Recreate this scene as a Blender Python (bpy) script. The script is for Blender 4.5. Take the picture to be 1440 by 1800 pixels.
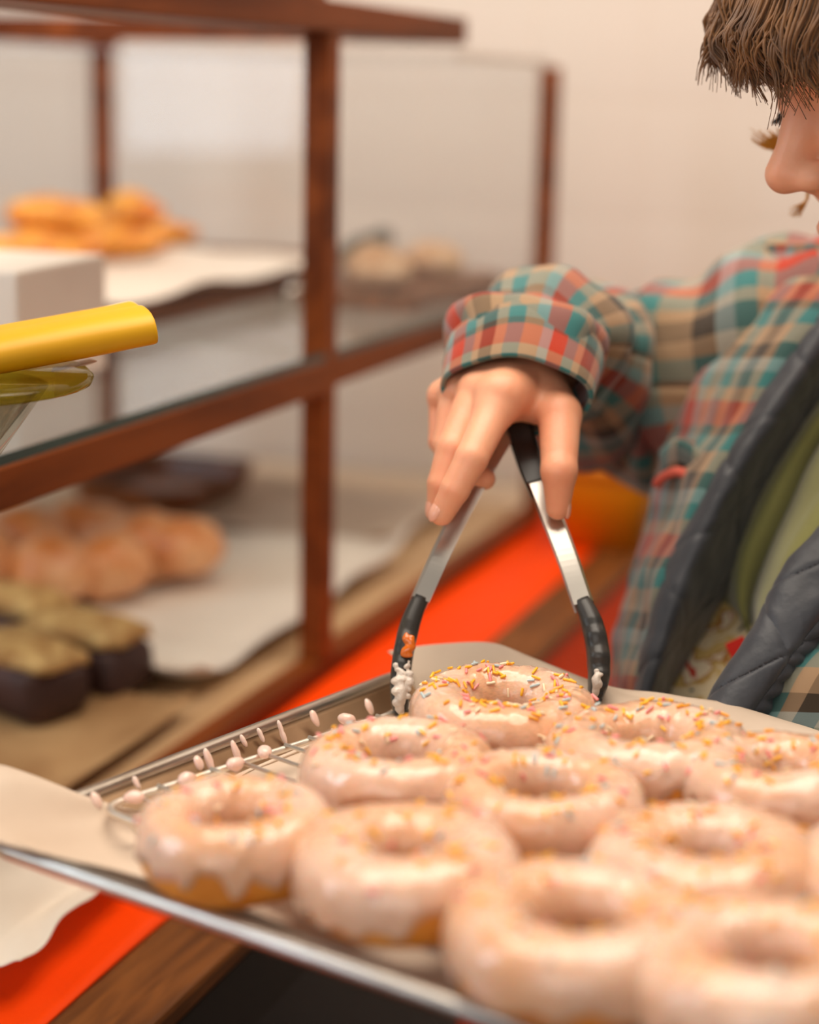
import bpy, math, random
import numpy as np
from mathutils import Vector, Matrix, noise

sc = bpy.context.scene
for o in list(bpy.data.objects):
    bpy.data.objects.remove(o)
COL = sc.collection
random.seed(7)
R_ = math.radians

# ------------------------------------------------------------------ camera
F_PX, PITCH, ROLL, CZ = 3200.0, R_(13.0), R_(1.3), 1.52      # focal length in pixels of the 1440x1800 frame
_fw = np.array([0, math.cos(PITCH), -math.sin(PITCH)])
_rt0 = np.array([1.0, 0, 0]); _up0 = np.cross(_rt0, _fw)
_c, _s = math.cos(ROLL), math.sin(ROLL)
_rt = _c * _rt0 + _s * _up0
_up = -_s * _rt0 + _c * _up0
CAM = np.array([0, 0, CZ])
cam_d = bpy.data.cameras.new('camera')
cam = bpy.data.objects.new('camera', cam_d); COL.objects.link(cam)
M = Matrix.Identity(4)
for i in range(3):
    M[i][0], M[i][1], M[i][2], M[i][3] = _rt[i], _up[i], -_fw[i], CAM[i]
cam.matrix_world = M
cam_d.sensor_fit = 'VERTICAL'; cam_d.sensor_height = 36.0; cam_d.sensor_width = 28.8
cam_d.lens = 64.0
cam_d.clip_start = 0.02
cam_d.dof.use_dof = True; cam_d.dof.focus_distance = 0.960; cam_d.dof.aperture_fstop = 2.9
sc.camera = cam

# ------------------------------------------------------------------ view, world, lights
vs = sc.view_settings
vs.view_transform = 'Standard'; vs.look = 'None'; vs.gamma = 1.0; vs.use_curve_mapping = False
vs.exposure = -0.18
sc.cycles.max_bounces = 7; sc.cycles.diffuse_bounces = 3; sc.cycles.glossy_bounces = 3; sc.cycles.transparent_max_bounces = 16
w = bpy.data.worlds.new('world'); sc.world = w; w.use_nodes = True
bg = w.node_tree.nodes['Background']
bg.inputs[0].default_value = (1.0, 0.90, 0.80, 1); bg.inputs[1].default_value = 0.20

def area(name, loc, target, sx, sy, power, col):
    d = bpy.data.lights.new(name, 'AREA'); d.shape = 'RECTANGLE'; d.size = sx; d.size_y = sy
    d.energy = power; d.color = col
    o = bpy.data.objects.new(name, d); COL.objects.link(o); o.location = loc
    o.rotation_euler = (Vector(target) - Vector(loc)).to_track_quat('-Z', 'Y').to_euler()
    return o
area('ceiling_light_panel', (-0.1, 1.0, 2.75), (-0.05, 1.2, 0.9), 1.6, 1.2, 38, (1.0, 0.88, 0.74))
area('front_window_fill', (-0.7, -1.7, 2.1), (0.1, 1.0, 1.2), 2.4, 1.6, 26, (1.0, 0.95, 0.88))  # unseen window behind the camera, added for frontal fill and glaze sparkle
area('window_daylight', (-2.6, 1.2, 2.2), (-0.3, 2.4, 1.4), 2.2, 1.8, 84, (0.74, 0.87, 1.0))
area('ceiling_light_panel_far', (0.7, 1.5, 2.85), (0.8, 2.4, 1.3), 1.6, 0.9, 18, (1.0, 0.86, 0.72))

# ------------------------------------------------------------------ helpers
def P(px, py, d):                       # a point of the place, from where it was measured and its distance
    return CAM + d * (_fw + _rt * (px - 720) / F_PX + _up * (900 - py) / F_PX)
def PZ(px, py, z):                      # the same for a point on a level plane
    k = _fw + _rt * (px - 720) / F_PX + _up * (900 - py) / F_PX
    return CAM + k * (z - CZ) / k[2]
YAW = R_(20.2)                          # the display case and counter run 20 degrees off the line of sight
LV = np.array([math.sin(YAW), math.cos(YAW), 0]); NV = np.array([-math.cos(YAW), math.sin(YAW), 0])
def LF(v, u, z): return v * NV + u * LV + np.array([0, 0, z])

def srgb(r, g, b):
    f = lambda c: (c / 12.92 if c <= 0.04045 else ((c + 0.055) / 1.055) ** 2.4)
    return (f(r / 255), f(g / 255), f(b / 255), 1)

MATS = {}
def mat(name, c, rough=0.5, metal=0.0, c2=None, scale=8.0, stretch=None, bump=0.0, bscale=None, sss=0.0, ssr=(1, .4, .2),
        coat=0.0, spec=0.5, sheen=0.0, coord='Object', detail=4.0, lo=0.35, hi=0.65, distort=0.0):
    if name in MATS: return MATS[name]
    m = bpy.data.materials.new(name); m.use_nodes = True
    nt = m.node_tree; b = nt.nodes['Principled BSDF']
    b.inputs['Base Color'].default_value = c
    b.inputs['Roughness'].default_value = rough; b.inputs['Metallic'].default_value = metal
    b.inputs['Specular IOR Level'].default_value = spec
    b.inputs['Coat Weight'].default_value = coat; b.inputs['Coat Roughness'].default_value = 0.08
    b.inputs['Sheen Weight'].default_value = sheen
    if sss:
        b.inputs['Subsurface Weight'].default_value = sss
        b.inputs['Subsurface Radius'].default_value = ssr; b.inputs['Subsurface Scale'].default_value = 0.006
    tc = nt.nodes.new('ShaderNodeTexCoord'); mp = nt.nodes.new('ShaderNodeMapping')
    nt.links.new(tc.outputs[coord], mp.inputs[0])
    if stretch: mp.inputs['Scale'].default_value = stretch
    n = nt.nodes.new('ShaderNodeTexNoise'); n.inputs['Scale'].default_value = scale; n.inputs['Detail'].default_value = detail
    n.inputs['Distortion'].default_value = distort
    nt.links.new(mp.outputs[0], n.inputs[0])
    if c2 is not None:
        r = nt.nodes.new('ShaderNodeValToRGB'); r.color_ramp.elements[0].color = c; r.color_ramp.elements[1].color = c2
        r.color_ramp.elements[0].position = lo; r.color_ramp.elements[1].position = hi
        nt.links.new(n.outputs[0], r.inputs[0]); nt.links.new(r.outputs[0], b.inputs['Base Color'])
    if bump:
        n2 = n
        if bscale:
            n2 = nt.nodes.new('ShaderNodeTexNoise'); n2.inputs['Scale'].default_value = bscale; n2.inputs['Detail'].default_value = 3
            nt.links.new(mp.outputs[0], n2.inputs[0])
        bp = nt.nodes.new('ShaderNodeBump'); bp.inputs['Strength'].default_value = bump; bp.inputs['Distance'].default_value = 0.004
        nt.links.new(n2.outputs[0], bp.inputs['Height']); nt.links.new(bp.outputs[0], b.inputs['Normal'])
    MATS[name] = m
    return m

def glass(name, tint, refl=0.08, grough=0.02):
    m = bpy.data.materials.new(name); m.use_nodes = True
    nt = m.node_tree; nt.nodes.clear()
    out = nt.nodes.new('ShaderNodeOutputMaterial'); mix = nt.nodes.new('ShaderNodeMixShader')
    t = nt.nodes.new('ShaderNodeBsdfTransparent'); g = nt.nodes.new('ShaderNodeBsdfGlossy')
    lw = nt.nodes.new('ShaderNodeLayerWeight'); lw.inputs[0].default_value = 0.5
    pw = nt.nodes.new('ShaderNodeMath'); pw.operation = 'POWER'; pw.inputs[1].default_value = 4.0
    ml = nt.nodes.new('ShaderNodeMath'); ml.operation = 'MULTIPLY_ADD'; ml.inputs[1].default_value = 0.45; ml.inputs[2].default_value = refl * 0.3
    t.inputs[0].default_value = tint; g.inputs['Roughness'].default_value = grough
    nt.links.new(lw.outputs['Facing'], pw.inputs[0]); nt.links.new(pw.outputs[0], ml.inputs[0]); nt.links.new(ml.outputs[0], mix.inputs[0])
    nt.links.new(t.outputs[0], mix.inputs[1]); nt.links.new(g.outputs[0], mix.inputs[2])
    nt.links.new(mix.outputs[0], out.inputs[0])
    return m

def set_smooth(me): me.polygons.foreach_set('use_smooth', [True] * len(me.polygons))

def tag(o, label, cat, group=None, kind=None):
    if label: o['label'] = label
    if cat: o['category'] = cat
    if group: o['group'] = group
    if kind: o['kind'] = kind
    return o

def empty(name, loc, rotz=0.0):
    o = bpy.data.objects.new(name, None); COL.objects.link(o)
    o.location = tuple(loc); o.rotation_euler = (0, 0, rotz); o.empty_display_size = 0.02
    bpy.context.view_layer.update()
    return o

def local_matrix(parent):
    m = Matrix.Identity(4); p = parent; chain = []
    while p is not None:
        chain.append(Matrix.LocRotScale(p.location, p.rotation_euler, p.scale)); p = p.parent
    for c in reversed(chain): m = m @ c
    return m

def obj(name, vf, m, parent=None, smooth=True, uv=None, solid=None, bevel=None, sub=0, local=False):
    """link one mesh object; vertices are given in world space unless local"""
    V, Fc = vf[0], vf[1]
    V = np.asarray(V, float).reshape(-1, 3)
    o_loc = None
    if parent is not None:
        if not local:
            mi = np.array(local_matrix(parent).inverted())
            V = V @ mi[:3, :3].T + mi[:3, 3]
    elif not local:
        o_loc = np.array([(V[:, 0].min() + V[:, 0].max()) / 2, (V[:, 1].min() + V[:, 1].max()) / 2, V[:, 2].min()])
        V = V - o_loc
    me = bpy.data.meshes.new(name); me.from_pydata(V.tolist(), [], [tuple(f) for f in Fc]); me.update()
    if smooth: set_smooth(me)
    if uv is not None:
        l = me.uv_layers.new(name='UVMap')
        idx = np.empty(len(me.loops), dtype=np.int32); me.loops.foreach_get('vertex_index', idx)
        l.data.foreach_set('uv', np.asarray(uv, float)[idx].ravel())
    me.materials.append(m)
    o = bpy.data.objects.new(name, me); COL.objects.link(o)
    if o_loc is not None: o.location = o_loc
    if parent is not None: o.parent = parent
    if solid:
        md = o.modifiers.new('thickness', 'SOLIDIFY'); md.thickness = solid; md.offset = -1
    if bevel:
        md = o.modifiers.new('edges', 'BEVEL'); md.width = bevel; md.segments = 2; md.limit_method = 'ANGLE'
    if sub:
        md = o.modifiers.new('smooth', 'SUBSURF'); md.levels = sub; md.render_levels = sub
    return o

def child_copy(src, parent, mw=None):
    c = src.copy(); COL.objects.link(c); c.parent = parent
    if mw is not None: c.matrix_local = mw
    return c

def box(c, s, ax=None):                 # centre, sizes, axes
    c = np.asarray(c, float); ax = np.eye(3) if ax is None else np.asarray(ax)
    V = [c + sum(ax[k] * s[k] * 0.5 * g[k] for k in range(3)) for g in
         [(-1,-1,-1),(1,-1,-1),(1,1,-1),(-1,1,-1),(-1,-1,1),(1,-1,1),(1,1,1),(-1,1,1)]]
    return np.array(V), [(0,3,2,1),(4,5,6,7),(0,1,5,4),(1,2,6,5),(2,3,7,6),(3,0,4,7)]
def lbox(v0, v1, u0, u1, z0, z1):       # a box lined up with the counter
    return box(LF((v0+v1)/2, (u0+u1)/2, (z0+z1)/2), (abs(v1-v0), abs(u1-u0), abs(z1-z0)), (-NV, LV, np.array([0,0,1.0])))

def merge(*parts):
    V, Fc, n = [], [], 0
    for v, f in parts:
        V.append(np.asarray(v, float)); Fc += [tuple(i + n for i in q) for q in f]; n += len(v)
    return np.vstack(V), Fc

def catmull(pts, n):
    pts = np.asarray(pts, float); k = len(pts)
    t = np.linspace(0, k - 1, n); i = np.clip(t.astype(int), 0, k - 2); f = (t - i)[:, None]
    pad = np.vstack([2 * pts[0] - pts[1], pts, 2 * pts[-1] - pts[-2]])
    a, b, c, d = pad[i], pad[i+1], pad[i+2], pad[i+3]
    return 0.5 * ((2*b) + (c-a)*f + (2*a-5*b+4*c-d)*f*f + (3*b-a-3*c+d)*f**3)

def tube(path, rad, sides=8, cap=True, closed=False):
    path = np.asarray(path, float); n = len(path)
    rad = np.full(n, rad) if np.isscalar(rad) else np.asarray(rad, float)
    T = np.gradient(path, axis=0)
    if closed: T = np.roll(path, -1, 0) - np.roll(path, 1, 0)
    T /= np.linalg.norm(T, axis=1)[:, None] + 1e-12
    ref = np.array([0, 0, 1.0]) if abs(T[0][2]) < 0.9 else np.array([1.0, 0, 0])
    A = np.cross(T[0], ref); A /= np.linalg.norm(A)
    V = []
    for i in range(n):
        A = A - T[i] * (A @ T[i]); A /= np.linalg.norm(A) + 1e-12
        B = np.cross(T[i], A)
        for j in range(sides):
            a = 2 * math.pi * j / sides
            V.append(path[i] + rad[i] * (math.cos(a) * A + math.sin(a) * B))
    Fc = []
    for i in range(n if closed else n - 1):
        for j in range(sides):
            a, b = i * sides + j, i * sides + (j + 1) % sides
            i2 = (i + 1) % n
            Fc.append((a, b, i2 * sides + (j + 1) % sides, i2 * sides + j))
    if cap and not closed:
        Fc.append(tuple(reversed(range(sides)))); Fc.append(tuple(range((n - 1) * sides, n * sides)))
    return np.array(V), Fc

def grid_faces(nr, nc, wrap=False):
    Fc = []
    for i in range(nr - 1):
        for j in range(nc if wrap else nc - 1):
            j2 = (j + 1) % nc
            Fc.append((i*nc+j, i*nc+j2, (i+1)*nc+j2, (i+1)*nc+j))
    return Fc

def loft(rows, nr, nc, disp=None, wrap=False):
    """rows of control points -> smooth grid, uv in metres, displaced along the normal by disp(uvx, uvy, fi, fj, p)"""
    A = np.array([catmull(np.vstack([r, r[:1]]) if wrap else r, nc + (1 if wrap else 0)) for r in rows])
    G = np.array([catmull(A[:, j], nr) for j in range(A.shape[1])]).transpose(1, 0, 2)
    du = np.linalg.norm(np.diff(G, axis=1), axis=2).mean(0); uu = np.concatenate([[0], np.cumsum(du)])
    dv = np.linalg.norm(np.diff(G, axis=0), axis=2).mean(1); vv = np.concatenate([[0], np.cumsum(dv)])
    N = np.cross(np.gradient(G, axis=1), np.gradient(G, axis=0)); N /= np.linalg.norm(N, axis=2)[..., None] + 1e-12
    if disp is not None:
        D = np.zeros(G.shape[:2])
        for i in range(G.shape[0]):
            for j in range(G.shape[1]):
                jj = j % nc if wrap else j
                D[i, j] = disp(uu[jj], vv[i], i / (nr - 1), j / max(1, G.shape[1] - 1), G[i, j])
        if wrap: D[:, -1] = D[:, 0]
        G = G + N * D[..., None]
    n2 = G.shape[1]
    UV = np.stack(np.broadcast_arrays(uu[None, :], vv[:, None]), -1).reshape(-1, 2)
    return (G.reshape(-1, 3), grid_faces(nr, n2)), UV

def nz(p, s=1.0, seed=0.0):
    return noise.noise(Vector((p[0]*s + seed, p[1]*s - seed, p[2]*s + 2*seed)))

def bumped(vf, amp, s, seed=0.0):
    V = np.asarray(vf[0]).copy(); c = V.mean(0)
    for i, p in enumerate(V):
        d = p - c; l = np.linalg.norm(d) + 1e-9
        V[i] = p + d / l * amp * nz(p, s, seed)
    return V, vf[1]

def ellipsoid(c, r, ax=None, nu=20, nv=12):
    ax = np.eye(3) if ax is None else np.asarray(ax); V = []
    for i in range(nv + 1):
        t = math.pi * i / nv
        for j in range(nu):
            a = 2 * math.pi * j / nu
            V.append(np.asarray(c) + ax[0]*r[0]*math.sin(t)*math.cos(a) + ax[1]*r[1]*math.sin(t)*math.sin(a) + ax[2]*r[2]*math.cos(t))
    return np.array(V), [tuple(reversed(f)) for f in grid_faces(nv + 1, nu, True)]

def lathe(prof, c, n=32):
    V = []
    for r, z in prof:
        for j in range(n):
            a = 2 * math.pi * j / n
            V.append((c[0] + r*math.cos(a), c[1] + r*math.sin(a), c[2] + z))
    return np.array(V), grid_faces(len(prof), n, True)

# --- implicit surfaces: smooth unions of round cones and ellipsoids, meshed by surface nets
class Field:
    def __init__(s, lo, hi, h):
        s.h = h; s.lo = np.asarray(lo, float); n = np.ceil((np.asarray(hi) - s.lo) / h).astype(int) + 1
        s.n = n; s.f = np.full(tuple(n), 0.5, np.float32)
    def block(s, lo, hi):
        a = np.clip(np.floor((np.asarray(lo) - s.lo) / s.h).astype(int), 0, s.n); b = np.clip(np.ceil((np.asarray(hi) - s.lo) / s.h).astype(int) + 1, 0, s.n)
        sl = tuple(slice(x, y) for x, y in zip(a, b))
        ax = [s.lo[k] + s.h * np.arange(a[k], b[k], dtype=np.float32) for k in range(3)]
        return sl, np.meshgrid(*ax, indexing='ij')
    def _put(s, sl, d, k, sub):
        a = s.f[sl]
        if a.size == 0: return
        if sub:
            h = np.clip(0.5 - 0.5 * (a + d) / k, 0, 1); s.f[sl] = a * (1 - h) - d * h + k * h * (1 - h)
        else:
            h = np.clip(0.5 + 0.5 * (d - a) / k, 0, 1); s.f[sl] = d * (1 - h) + a * h - k * h * (1 - h)
    def cone(s, a, b, ra, rb, k=0.006, sub=False):
        a = np.asarray(a, float); b = np.asarray(b, float); m = max(ra, rb) + 2.5 * k + 3 * s.h
        sl, (X, Y, Z) = s.block(np.minimum(a, b) - m, np.maximum(a, b) + m)
        d = b - a; L2 = d @ d + 1e-12
        t = np.clip(((X-a[0])*d[0] + (Y-a[1])*d[1] + (Z-a[2])*d[2]) / L2, 0, 1)
        q = np.sqrt((X-a[0]-t*d[0])**2 + (Y-a[1]-t*d[1])**2 + (Z-a[2]-t*d[2])**2) - (ra + (rb-ra)*t)
        s._put(sl, q, k, sub)
    def ell(s, c, r, ax=None, k=0.006, sub=False):
        c = np.asarray(c, float); r = np.asarray(r, float); ax = np.eye(3) if ax is None else np.asarray(ax)
        m = max(r) + 2.5 * k + 3 * s.h; sl, (X, Y, Z) = s.block(c - m, c + m)
        X, Y, Z = X - c[0], Y - c[1], Z - c[2]
        q = [(X*ax[i][0] + Y*ax[i][1] + Z*ax[i][2]) / r[i] for i in range(3)]
        l = np.sqrt(q[0]**2 + q[1]**2 + q[2]**2); g = np.sqrt((q[0]/r[0])**2 + (q[1]/r[1])**2 + (q[2]/r[2])**2) + 1e-9
        s._put(sl, l * (l - 1) / g, k, sub)
    def chain(s, pts, rs, k=0.005):
        for i in range(len(pts) - 1): s.cone(pts[i], pts[i+1], rs[i], rs[i+1], k)
    def mesh(s):
        f = s.f; sg = f < 0
        c = np.zeros(tuple(np.array(f.shape) - 1), np.int8)
        for i in (0, 1):
            for j in (0, 1):
                for k in (0, 1): c += sg[i:f.shape[0]-1+i, j:f.shape[1]-1+j, k:f.shape[2]-1+k]
        act = (c > 0) & (c < 8); I = np.argwhere(act)
        idx = -np.ones(act.shape, np.int64); idx[act] = np.arange(len(I))
        acc = np.zeros((len(I), 3)); cnt = np.zeros(len(I))
        cor = [(i, j, k) for i in (0, 1) for j in (0, 1) for k in (0, 1)]
        for a in cor:
            for ax in range(3):
                if a[ax]: continue
                b = list(a); b[ax] = 1
                fa = f[I[:,0]+a[0], I[:,1]+a[1], I[:,2]+a[2]]; fb = f[I[:,0]+b[0], I[:,1]+b[1], I[:,2]+b[2]]
                m = (fa < 0) != (fb < 0); t = np.where(m, fa / np.where(m, fa - fb, 1), 0)
                p = np.tile(np.array(a, float), (len(I), 1)); p[:, ax] += t
                acc[m] += p[m]; cnt[m] += 1
        V = s.lo + s.h * (I + acc / cnt[:, None])
        Q = []
        for ax in range(3):
            o1, o2 = (ax + 1) % 3, (ax + 2) % 3
            a = [slice(None)] * 3; b = [slice(None)] * 3
            a[ax] = slice(0, -1); b[ax] = slice(1, None)
            fl = sg[tuple(a)] != sg[tuple(b)]
            E = np.argwhere(fl); E = E[(E[:, o1] > 0) & (E[:, o2] > 0)]
            E = E[(E[:, o1] < f.shape[o1]-1) & (E[:, o2] < f.shape[o2]-1)]
            ins = sg[E[:,0], E[:,1], E[:,2]]
            def at(d1, d2):
                e = E.copy(); e[:, o1] -= d1; e[:, o2] -= d2
                return idx[e[:,0], e[:,1], e[:,2]]
            q = np.stack([at(1,1), at(0,1), at(0,0), at(1,0)], 1)
            q[~ins] = q[~ins][:, ::-1]; Q.append(q)
        Q = np.vstack(Q); Q = Q[(Q >= 0).all(1)]
        return V, Q.tolist()

# ------------------------------------------------------------------ materials
wood = mat('stained_wood', srgb(134, 66, 22), 0.5, c2=srgb(94, 42, 10), spec=0.15, scale=3, stretch=(9, 1.2, 9), bump=0.08, distort=0.4)
wood_dark = mat('walnut_wood', srgb(128, 74, 30), 0.5, c2=srgb(92, 50, 18), spec=0.2, scale=7, stretch=(14, 1.6, 14), bump=0.15, distort=0.6)
orange = mat('orange_laminate', srgb(255, 74, 0), 0.5, c2=srgb(248, 66, 0), scale=3, spec=0.12)
wall_m = mat('glazed_wall_tile', srgb(224, 208, 194), 0.6, c2=srgb(218, 201, 187), scale=1.3)
grout_m = mat('grout', srgb(222, 204, 187), 0.7, c2=srgb(216, 197, 180), scale=30)
floor_m = mat('dark_floor', srgb(70, 56, 46), 0.6, c2=srgb(54, 44, 38), scale=6)
paper_m = mat('parchment', srgb(218, 198, 178), 0.62, c2=srgb(208, 187, 166), scale=12, bump=0.1, bscale=60, spec=0.3)
white_paper = mat('white_paper', srgb(240, 228, 214), 0.6, c2=srgb(232, 218, 203), scale=9, bump=0.05, bscale=40)
steel = mat('brushed_steel', srgb(214, 208, 200), 0.22, 1.0, c2=srgb(196, 190, 182), scale=20, stretch=(1, 30, 1))
alu = mat('worn_aluminium', srgb(212, 206, 198), 0.32, 1.0, c2=srgb(176, 164, 150), scale=9, bump=0.06, bscale=90)
chrome = mat('bright_wire', srgb(232, 224, 212), 0.42, 1.0)
black_rubber = mat('black_silicone', srgb(44, 42, 40), 0.38, c2=srgb(58, 54, 50), scale=60)
black_plastic = mat('black_plastic', srgb(28, 25, 23), 0.3)
icing_m = mat('pink_icing', srgb(242, 206, 192), 0.22, sss=0.4, ssr=(1, .6, .45), coat=0.4, c2=srgb(238, 198, 182), scale=40)
dough_m = mat('fried_dough', srgb(222, 126, 34), 0.55, c2=srgb(240, 160, 66), scale=26, bump=0.25, bscale=130, sss=0.2)
glaze_m = mat('donut_glaze', srgb(250, 192, 150), 0.16, c2=srgb(253, 213, 190), scale=24, bump=0.22, bscale=70, sss=0.45, ssr=(1, .5, .3), coat=0.7)
_nt = glaze_m.node_tree; _b = _nt.nodes['Principled BSDF']; _n = _nt.nodes.new('ShaderNodeTexNoise'); _n.inputs['Scale'].default_value = 38
_r = _nt.nodes.new('ShaderNodeMapRange'); _r.inputs[3].default_value = 0.6; _r.inputs[4].default_value = 1.0
_nt.links.new(_n.outputs[0], _r.inputs[0]); _nt.links.new(_r.outputs[0], _b.inputs['Alpha'])
sprinkle_ms = [mat('sprinkle_yellow', srgb(255, 190, 40), 0.35), mat('sprinkle_pink', srgb(250, 152, 148), 0.35),
               mat('sprinkle_blue', srgb(190, 204, 204), 0.35), mat('sprinkle_white', srgb(250, 226, 190), 0.35),
               mat('sprinkle_amber', srgb(252, 172, 40), 0.35)]
case_glass = glass('case_glass', (0.985, 0.992, 0.995, 1))
shelf_glass = glass('shelf_glass', (0.95, 0.965, 0.955, 1))
glass_edge = mat('green_glass_edge', srgb(22, 44, 40), 0.12, c2=srgb(34, 60, 54), scale=6)

# ------------------------------------------------------------------ room
WU = 2.38                               # end wall, square to the counter
wb = obj('wall_back', lbox(-2.2, 2.6, WU, WU + 0.12, 0, 3.0), grout_m, smooth=False); tag(wb, 'beige tiled end wall behind the display case and the person', None, kind='structure')
TS = 0.15
tv, tf = box((0, 0, 0), (TS - 0.0016, 0.006, TS - 0.0016))
tile0 = None
for iv in range(-9, 15):
    for iz in range(6, 15):
        c = LF(iv * TS + 0.04, WU + 0.0022 + 0.0003 * nz((iv, iz, 0), 1.7), iz * TS + 0.09)
        if tile0 is None:
            tile0 = obj('wall_tile', (tv, tf), wall_m, wb, smooth=False, local=True, bevel=0.0008)
            t = tile0
        else:
            t = child_copy(tile0, wb)
        t.matrix_local = local_matrix(wb).inverted() @ Matrix.Translation(Vector(c)) @ Matrix.Rotation(-YAW, 4, 'Z')
fl = obj('floor', lbox(-3.0, 3.4, -1.6, WU + 0.12, -0.06, 0.0), floor_m, smooth=False); tag(fl, 'dark brown shop floor below the counter', None, kind='structure')
wl = obj('wall_left', lbox(2.6, 2.72, -1.0, WU + 0.12, 0, 3.0), mat('white_wall_paint', srgb(232, 230, 226), 0.7, c2=srgb(226, 224, 220), scale=2), smooth=False)
tag(wl, 'white painted side wall behind the display case', None, kind='structure')

# ------------------------------------------------------------------ counter
ct = empty('counter', LF(0.95, 1.4, 0), -YAW)
tag(ct, 'orange topped counter with a wooden edge carrying the glass display case', 'counter')
U0, U1 = 0.30, 2.365
def wavy(u0, u1, v0, v1, z, nu, nv, fn):
    G = [[LF(v0 + (v1-v0)*j/(nv-1), u0 + (u1-u0)*i/(nu-1), 0) + np.array([0, 0, z + fn(v0 + (v1-v0)*j/(nv-1), u0 + (u1-u0)*i/(nu-1))]) for j in range(nv)] for i in range(nu)]
    return np.array(G).reshape(-1, 3), [tuple(reversed(f)) for f in grid_faces(nu, nv)]
obj('counter_body', lbox(0.475, 1.30, U0, U1, 0.02, 0.9549), mat('counter_carcass', srgb(60, 40, 28), 0.6), ct, smooth=False)
obj('counter_top', lbox(0.512, 1.30, U0, U1, 0.955, 0.994), mat('cream_laminate', srgb(222, 196, 168), 0.5), ct, smooth=False, bevel=0.002)
ru = obj('orange_runner', wavy(U0, U1, 0.513, 0.66, 0.9975, 160, 14, lambda v, u: 0.0035 * math.sin((v - .513) * 60 + 6 * nz((u * 2, v * 4, 0), 1.0)) * (1 if u < 1.3 else 0.3)), orange, ct, solid=0.002)
ru['label'] = 'loose orange covering with shallow folds'
obj('wood_edge', lbox(0.455, 0.512, U0, U1, 0.985, 1.001), wood_dark, ct, smooth=False, bevel=0.004)
obj('overhang_shade_band', lbox(0.4565, 0.4749, U0, 1.42, 0.930, 0.9849), mat('painted_shade_black', srgb(24, 18, 14), 0.6), ct, smooth=False)  # black strip standing in for the shade under the overhanging wood edge
obj('front_panel', lbox(0.463, 0.4749, U0, 0.93, 0.06, 0.9299), mat('brown_panel', srgb(140, 92, 38), 0.5, c2=srgb(116, 74, 30), scale=5, stretch=(10, 10, 1)), ct, smooth=False)
obj('front_panel', lbox(0.463, 0.4749, 0.932, 1.42, 0.06, 0.9299), mat('navy_panel', srgb(26, 30, 36), 0.5), ct, smooth=False)
obj('front_panel', lbox(0.463, 0.4749, 1.422, U1, 0.06, 0.9849), orange, ct, smooth=False)

tub = empty('storage_tub', LF(0.505, 2.13, 1.003), -YAW)
tag(tub, 'mustard yellow tub standing on the wooden counter edge behind the arm', 'tub')
mustard = mat('mustard_plastic', srgb(226, 142, 0), 0.45, c2=srgb(216, 132, 0), scale=4)
def rrect(w_, d_, r, n=5):
    pts = []
    for sx, sy, a0 in ((1, 1, 0), (-1, 1, 90), (-1, -1, 180), (1, -1, 270)):
        for k in range(n):
            a = R_(a0 + 90 * k / (n - 1)); pts.append((sx * (w_/2 - r) + r * math.cos(a), sy * (d_/2 - r) + r * math.sin(a)))
    return pts
def rloft(levels, c, ax=None):          # stacked rounded rectangles: (w, d, r, z)
    ax = np.eye(3) if ax is None else np.asarray(ax); V = []
    for (w_, d_, r, z) in levels:
        for x, y in rrect(w_, d_, r): V.append(np.asarray(c) + ax[0]*x + ax[1]*y + ax[2]*z)
    n = 20; Fc = grid_faces(len(levels), n, True)
    Fc.append(tuple(reversed(range(n)))); Fc.append(tuple(range((len(levels)-1)*n, len(levels)*n)))
    return np.array(V), Fc
lax = (-NV, LV, np.array([0, 0, 1.0]))
obj('tub_body', rloft([(.10, .22, .02, 0), (.115, .24, .024, .085), (.115, .24, .024, .088)], LF(.505, 2.13, 1.003), lax), mustard, tub)
obj('tub_lid', rloft([(.124, .25, .026, .0885), (.126, .252, .026, .096), (.118, .244, .024, .106)], LF(.505, 2.13, 1.003), lax), mustard, tub)

# ------------------------------------------------------------------ display case
FV, BV, ZB, ZS, ZT = 0.623, 1.222, 1.0, 1.291, 1.567
CN, CM, CE = 0.42, 1.456, 2.145
dc = empty('display_case', LF((FV + BV) / 2, 1.3, ZB), -YAW)
tag(dc, 'wood framed glass display case with two shelves of baked goods', 'display case')
def post(v, u, z0, z1, s=0.024): obj('post', lbox(v - s/2, v + s/2, u - s/2, u + s/2, z0, z1), wood, dc, smooth=False, bevel=0.0015)
post(FV, CM, 1.0005, ZT); post(FV, CE, 1.0005, 1.552, 0.022); post(BV, CE - .015, 1.0005, ZT, 0.022); post(FV, CN, 1.0005, ZT); post(BV, CN, 1.0005, ZT)
def rail(name, v0, v1, u0, u1, z0, z1, m=wood): return obj(name, lbox(v0, v1, u0, u1, z0, z1), m, dc, smooth=False, bevel=0.0015)
rail('shelf_rail', FV - .013, FV + .013, CN + .012, CM - .0121, 1.263, ZS - .0005)
rail('shelf_rail', FV - .012, FV + .012, CM + .0121, CE - .012, 1.266, ZS - .0005)
rail('shelf_rail', BV - .012, BV + .012, CN + .012, CE - .027, 1.266, ZS - .0005)
rail('shelf_rail', FV + .012, BV - .012, CE - .026, CE - .004, 1.266, ZS - .0005)
rail('top_rail', FV - .013, FV + .075, CN, 1.795, ZT + .0003, ZT + .026)
rail('top_rail', BV - .020, BV + .012, CN, CE, ZT + .0003, ZT + .024)
rail('top_rail', FV + .076, BV - .021, 1.775, 1.795, ZT + .0003, ZT + .024)
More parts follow.
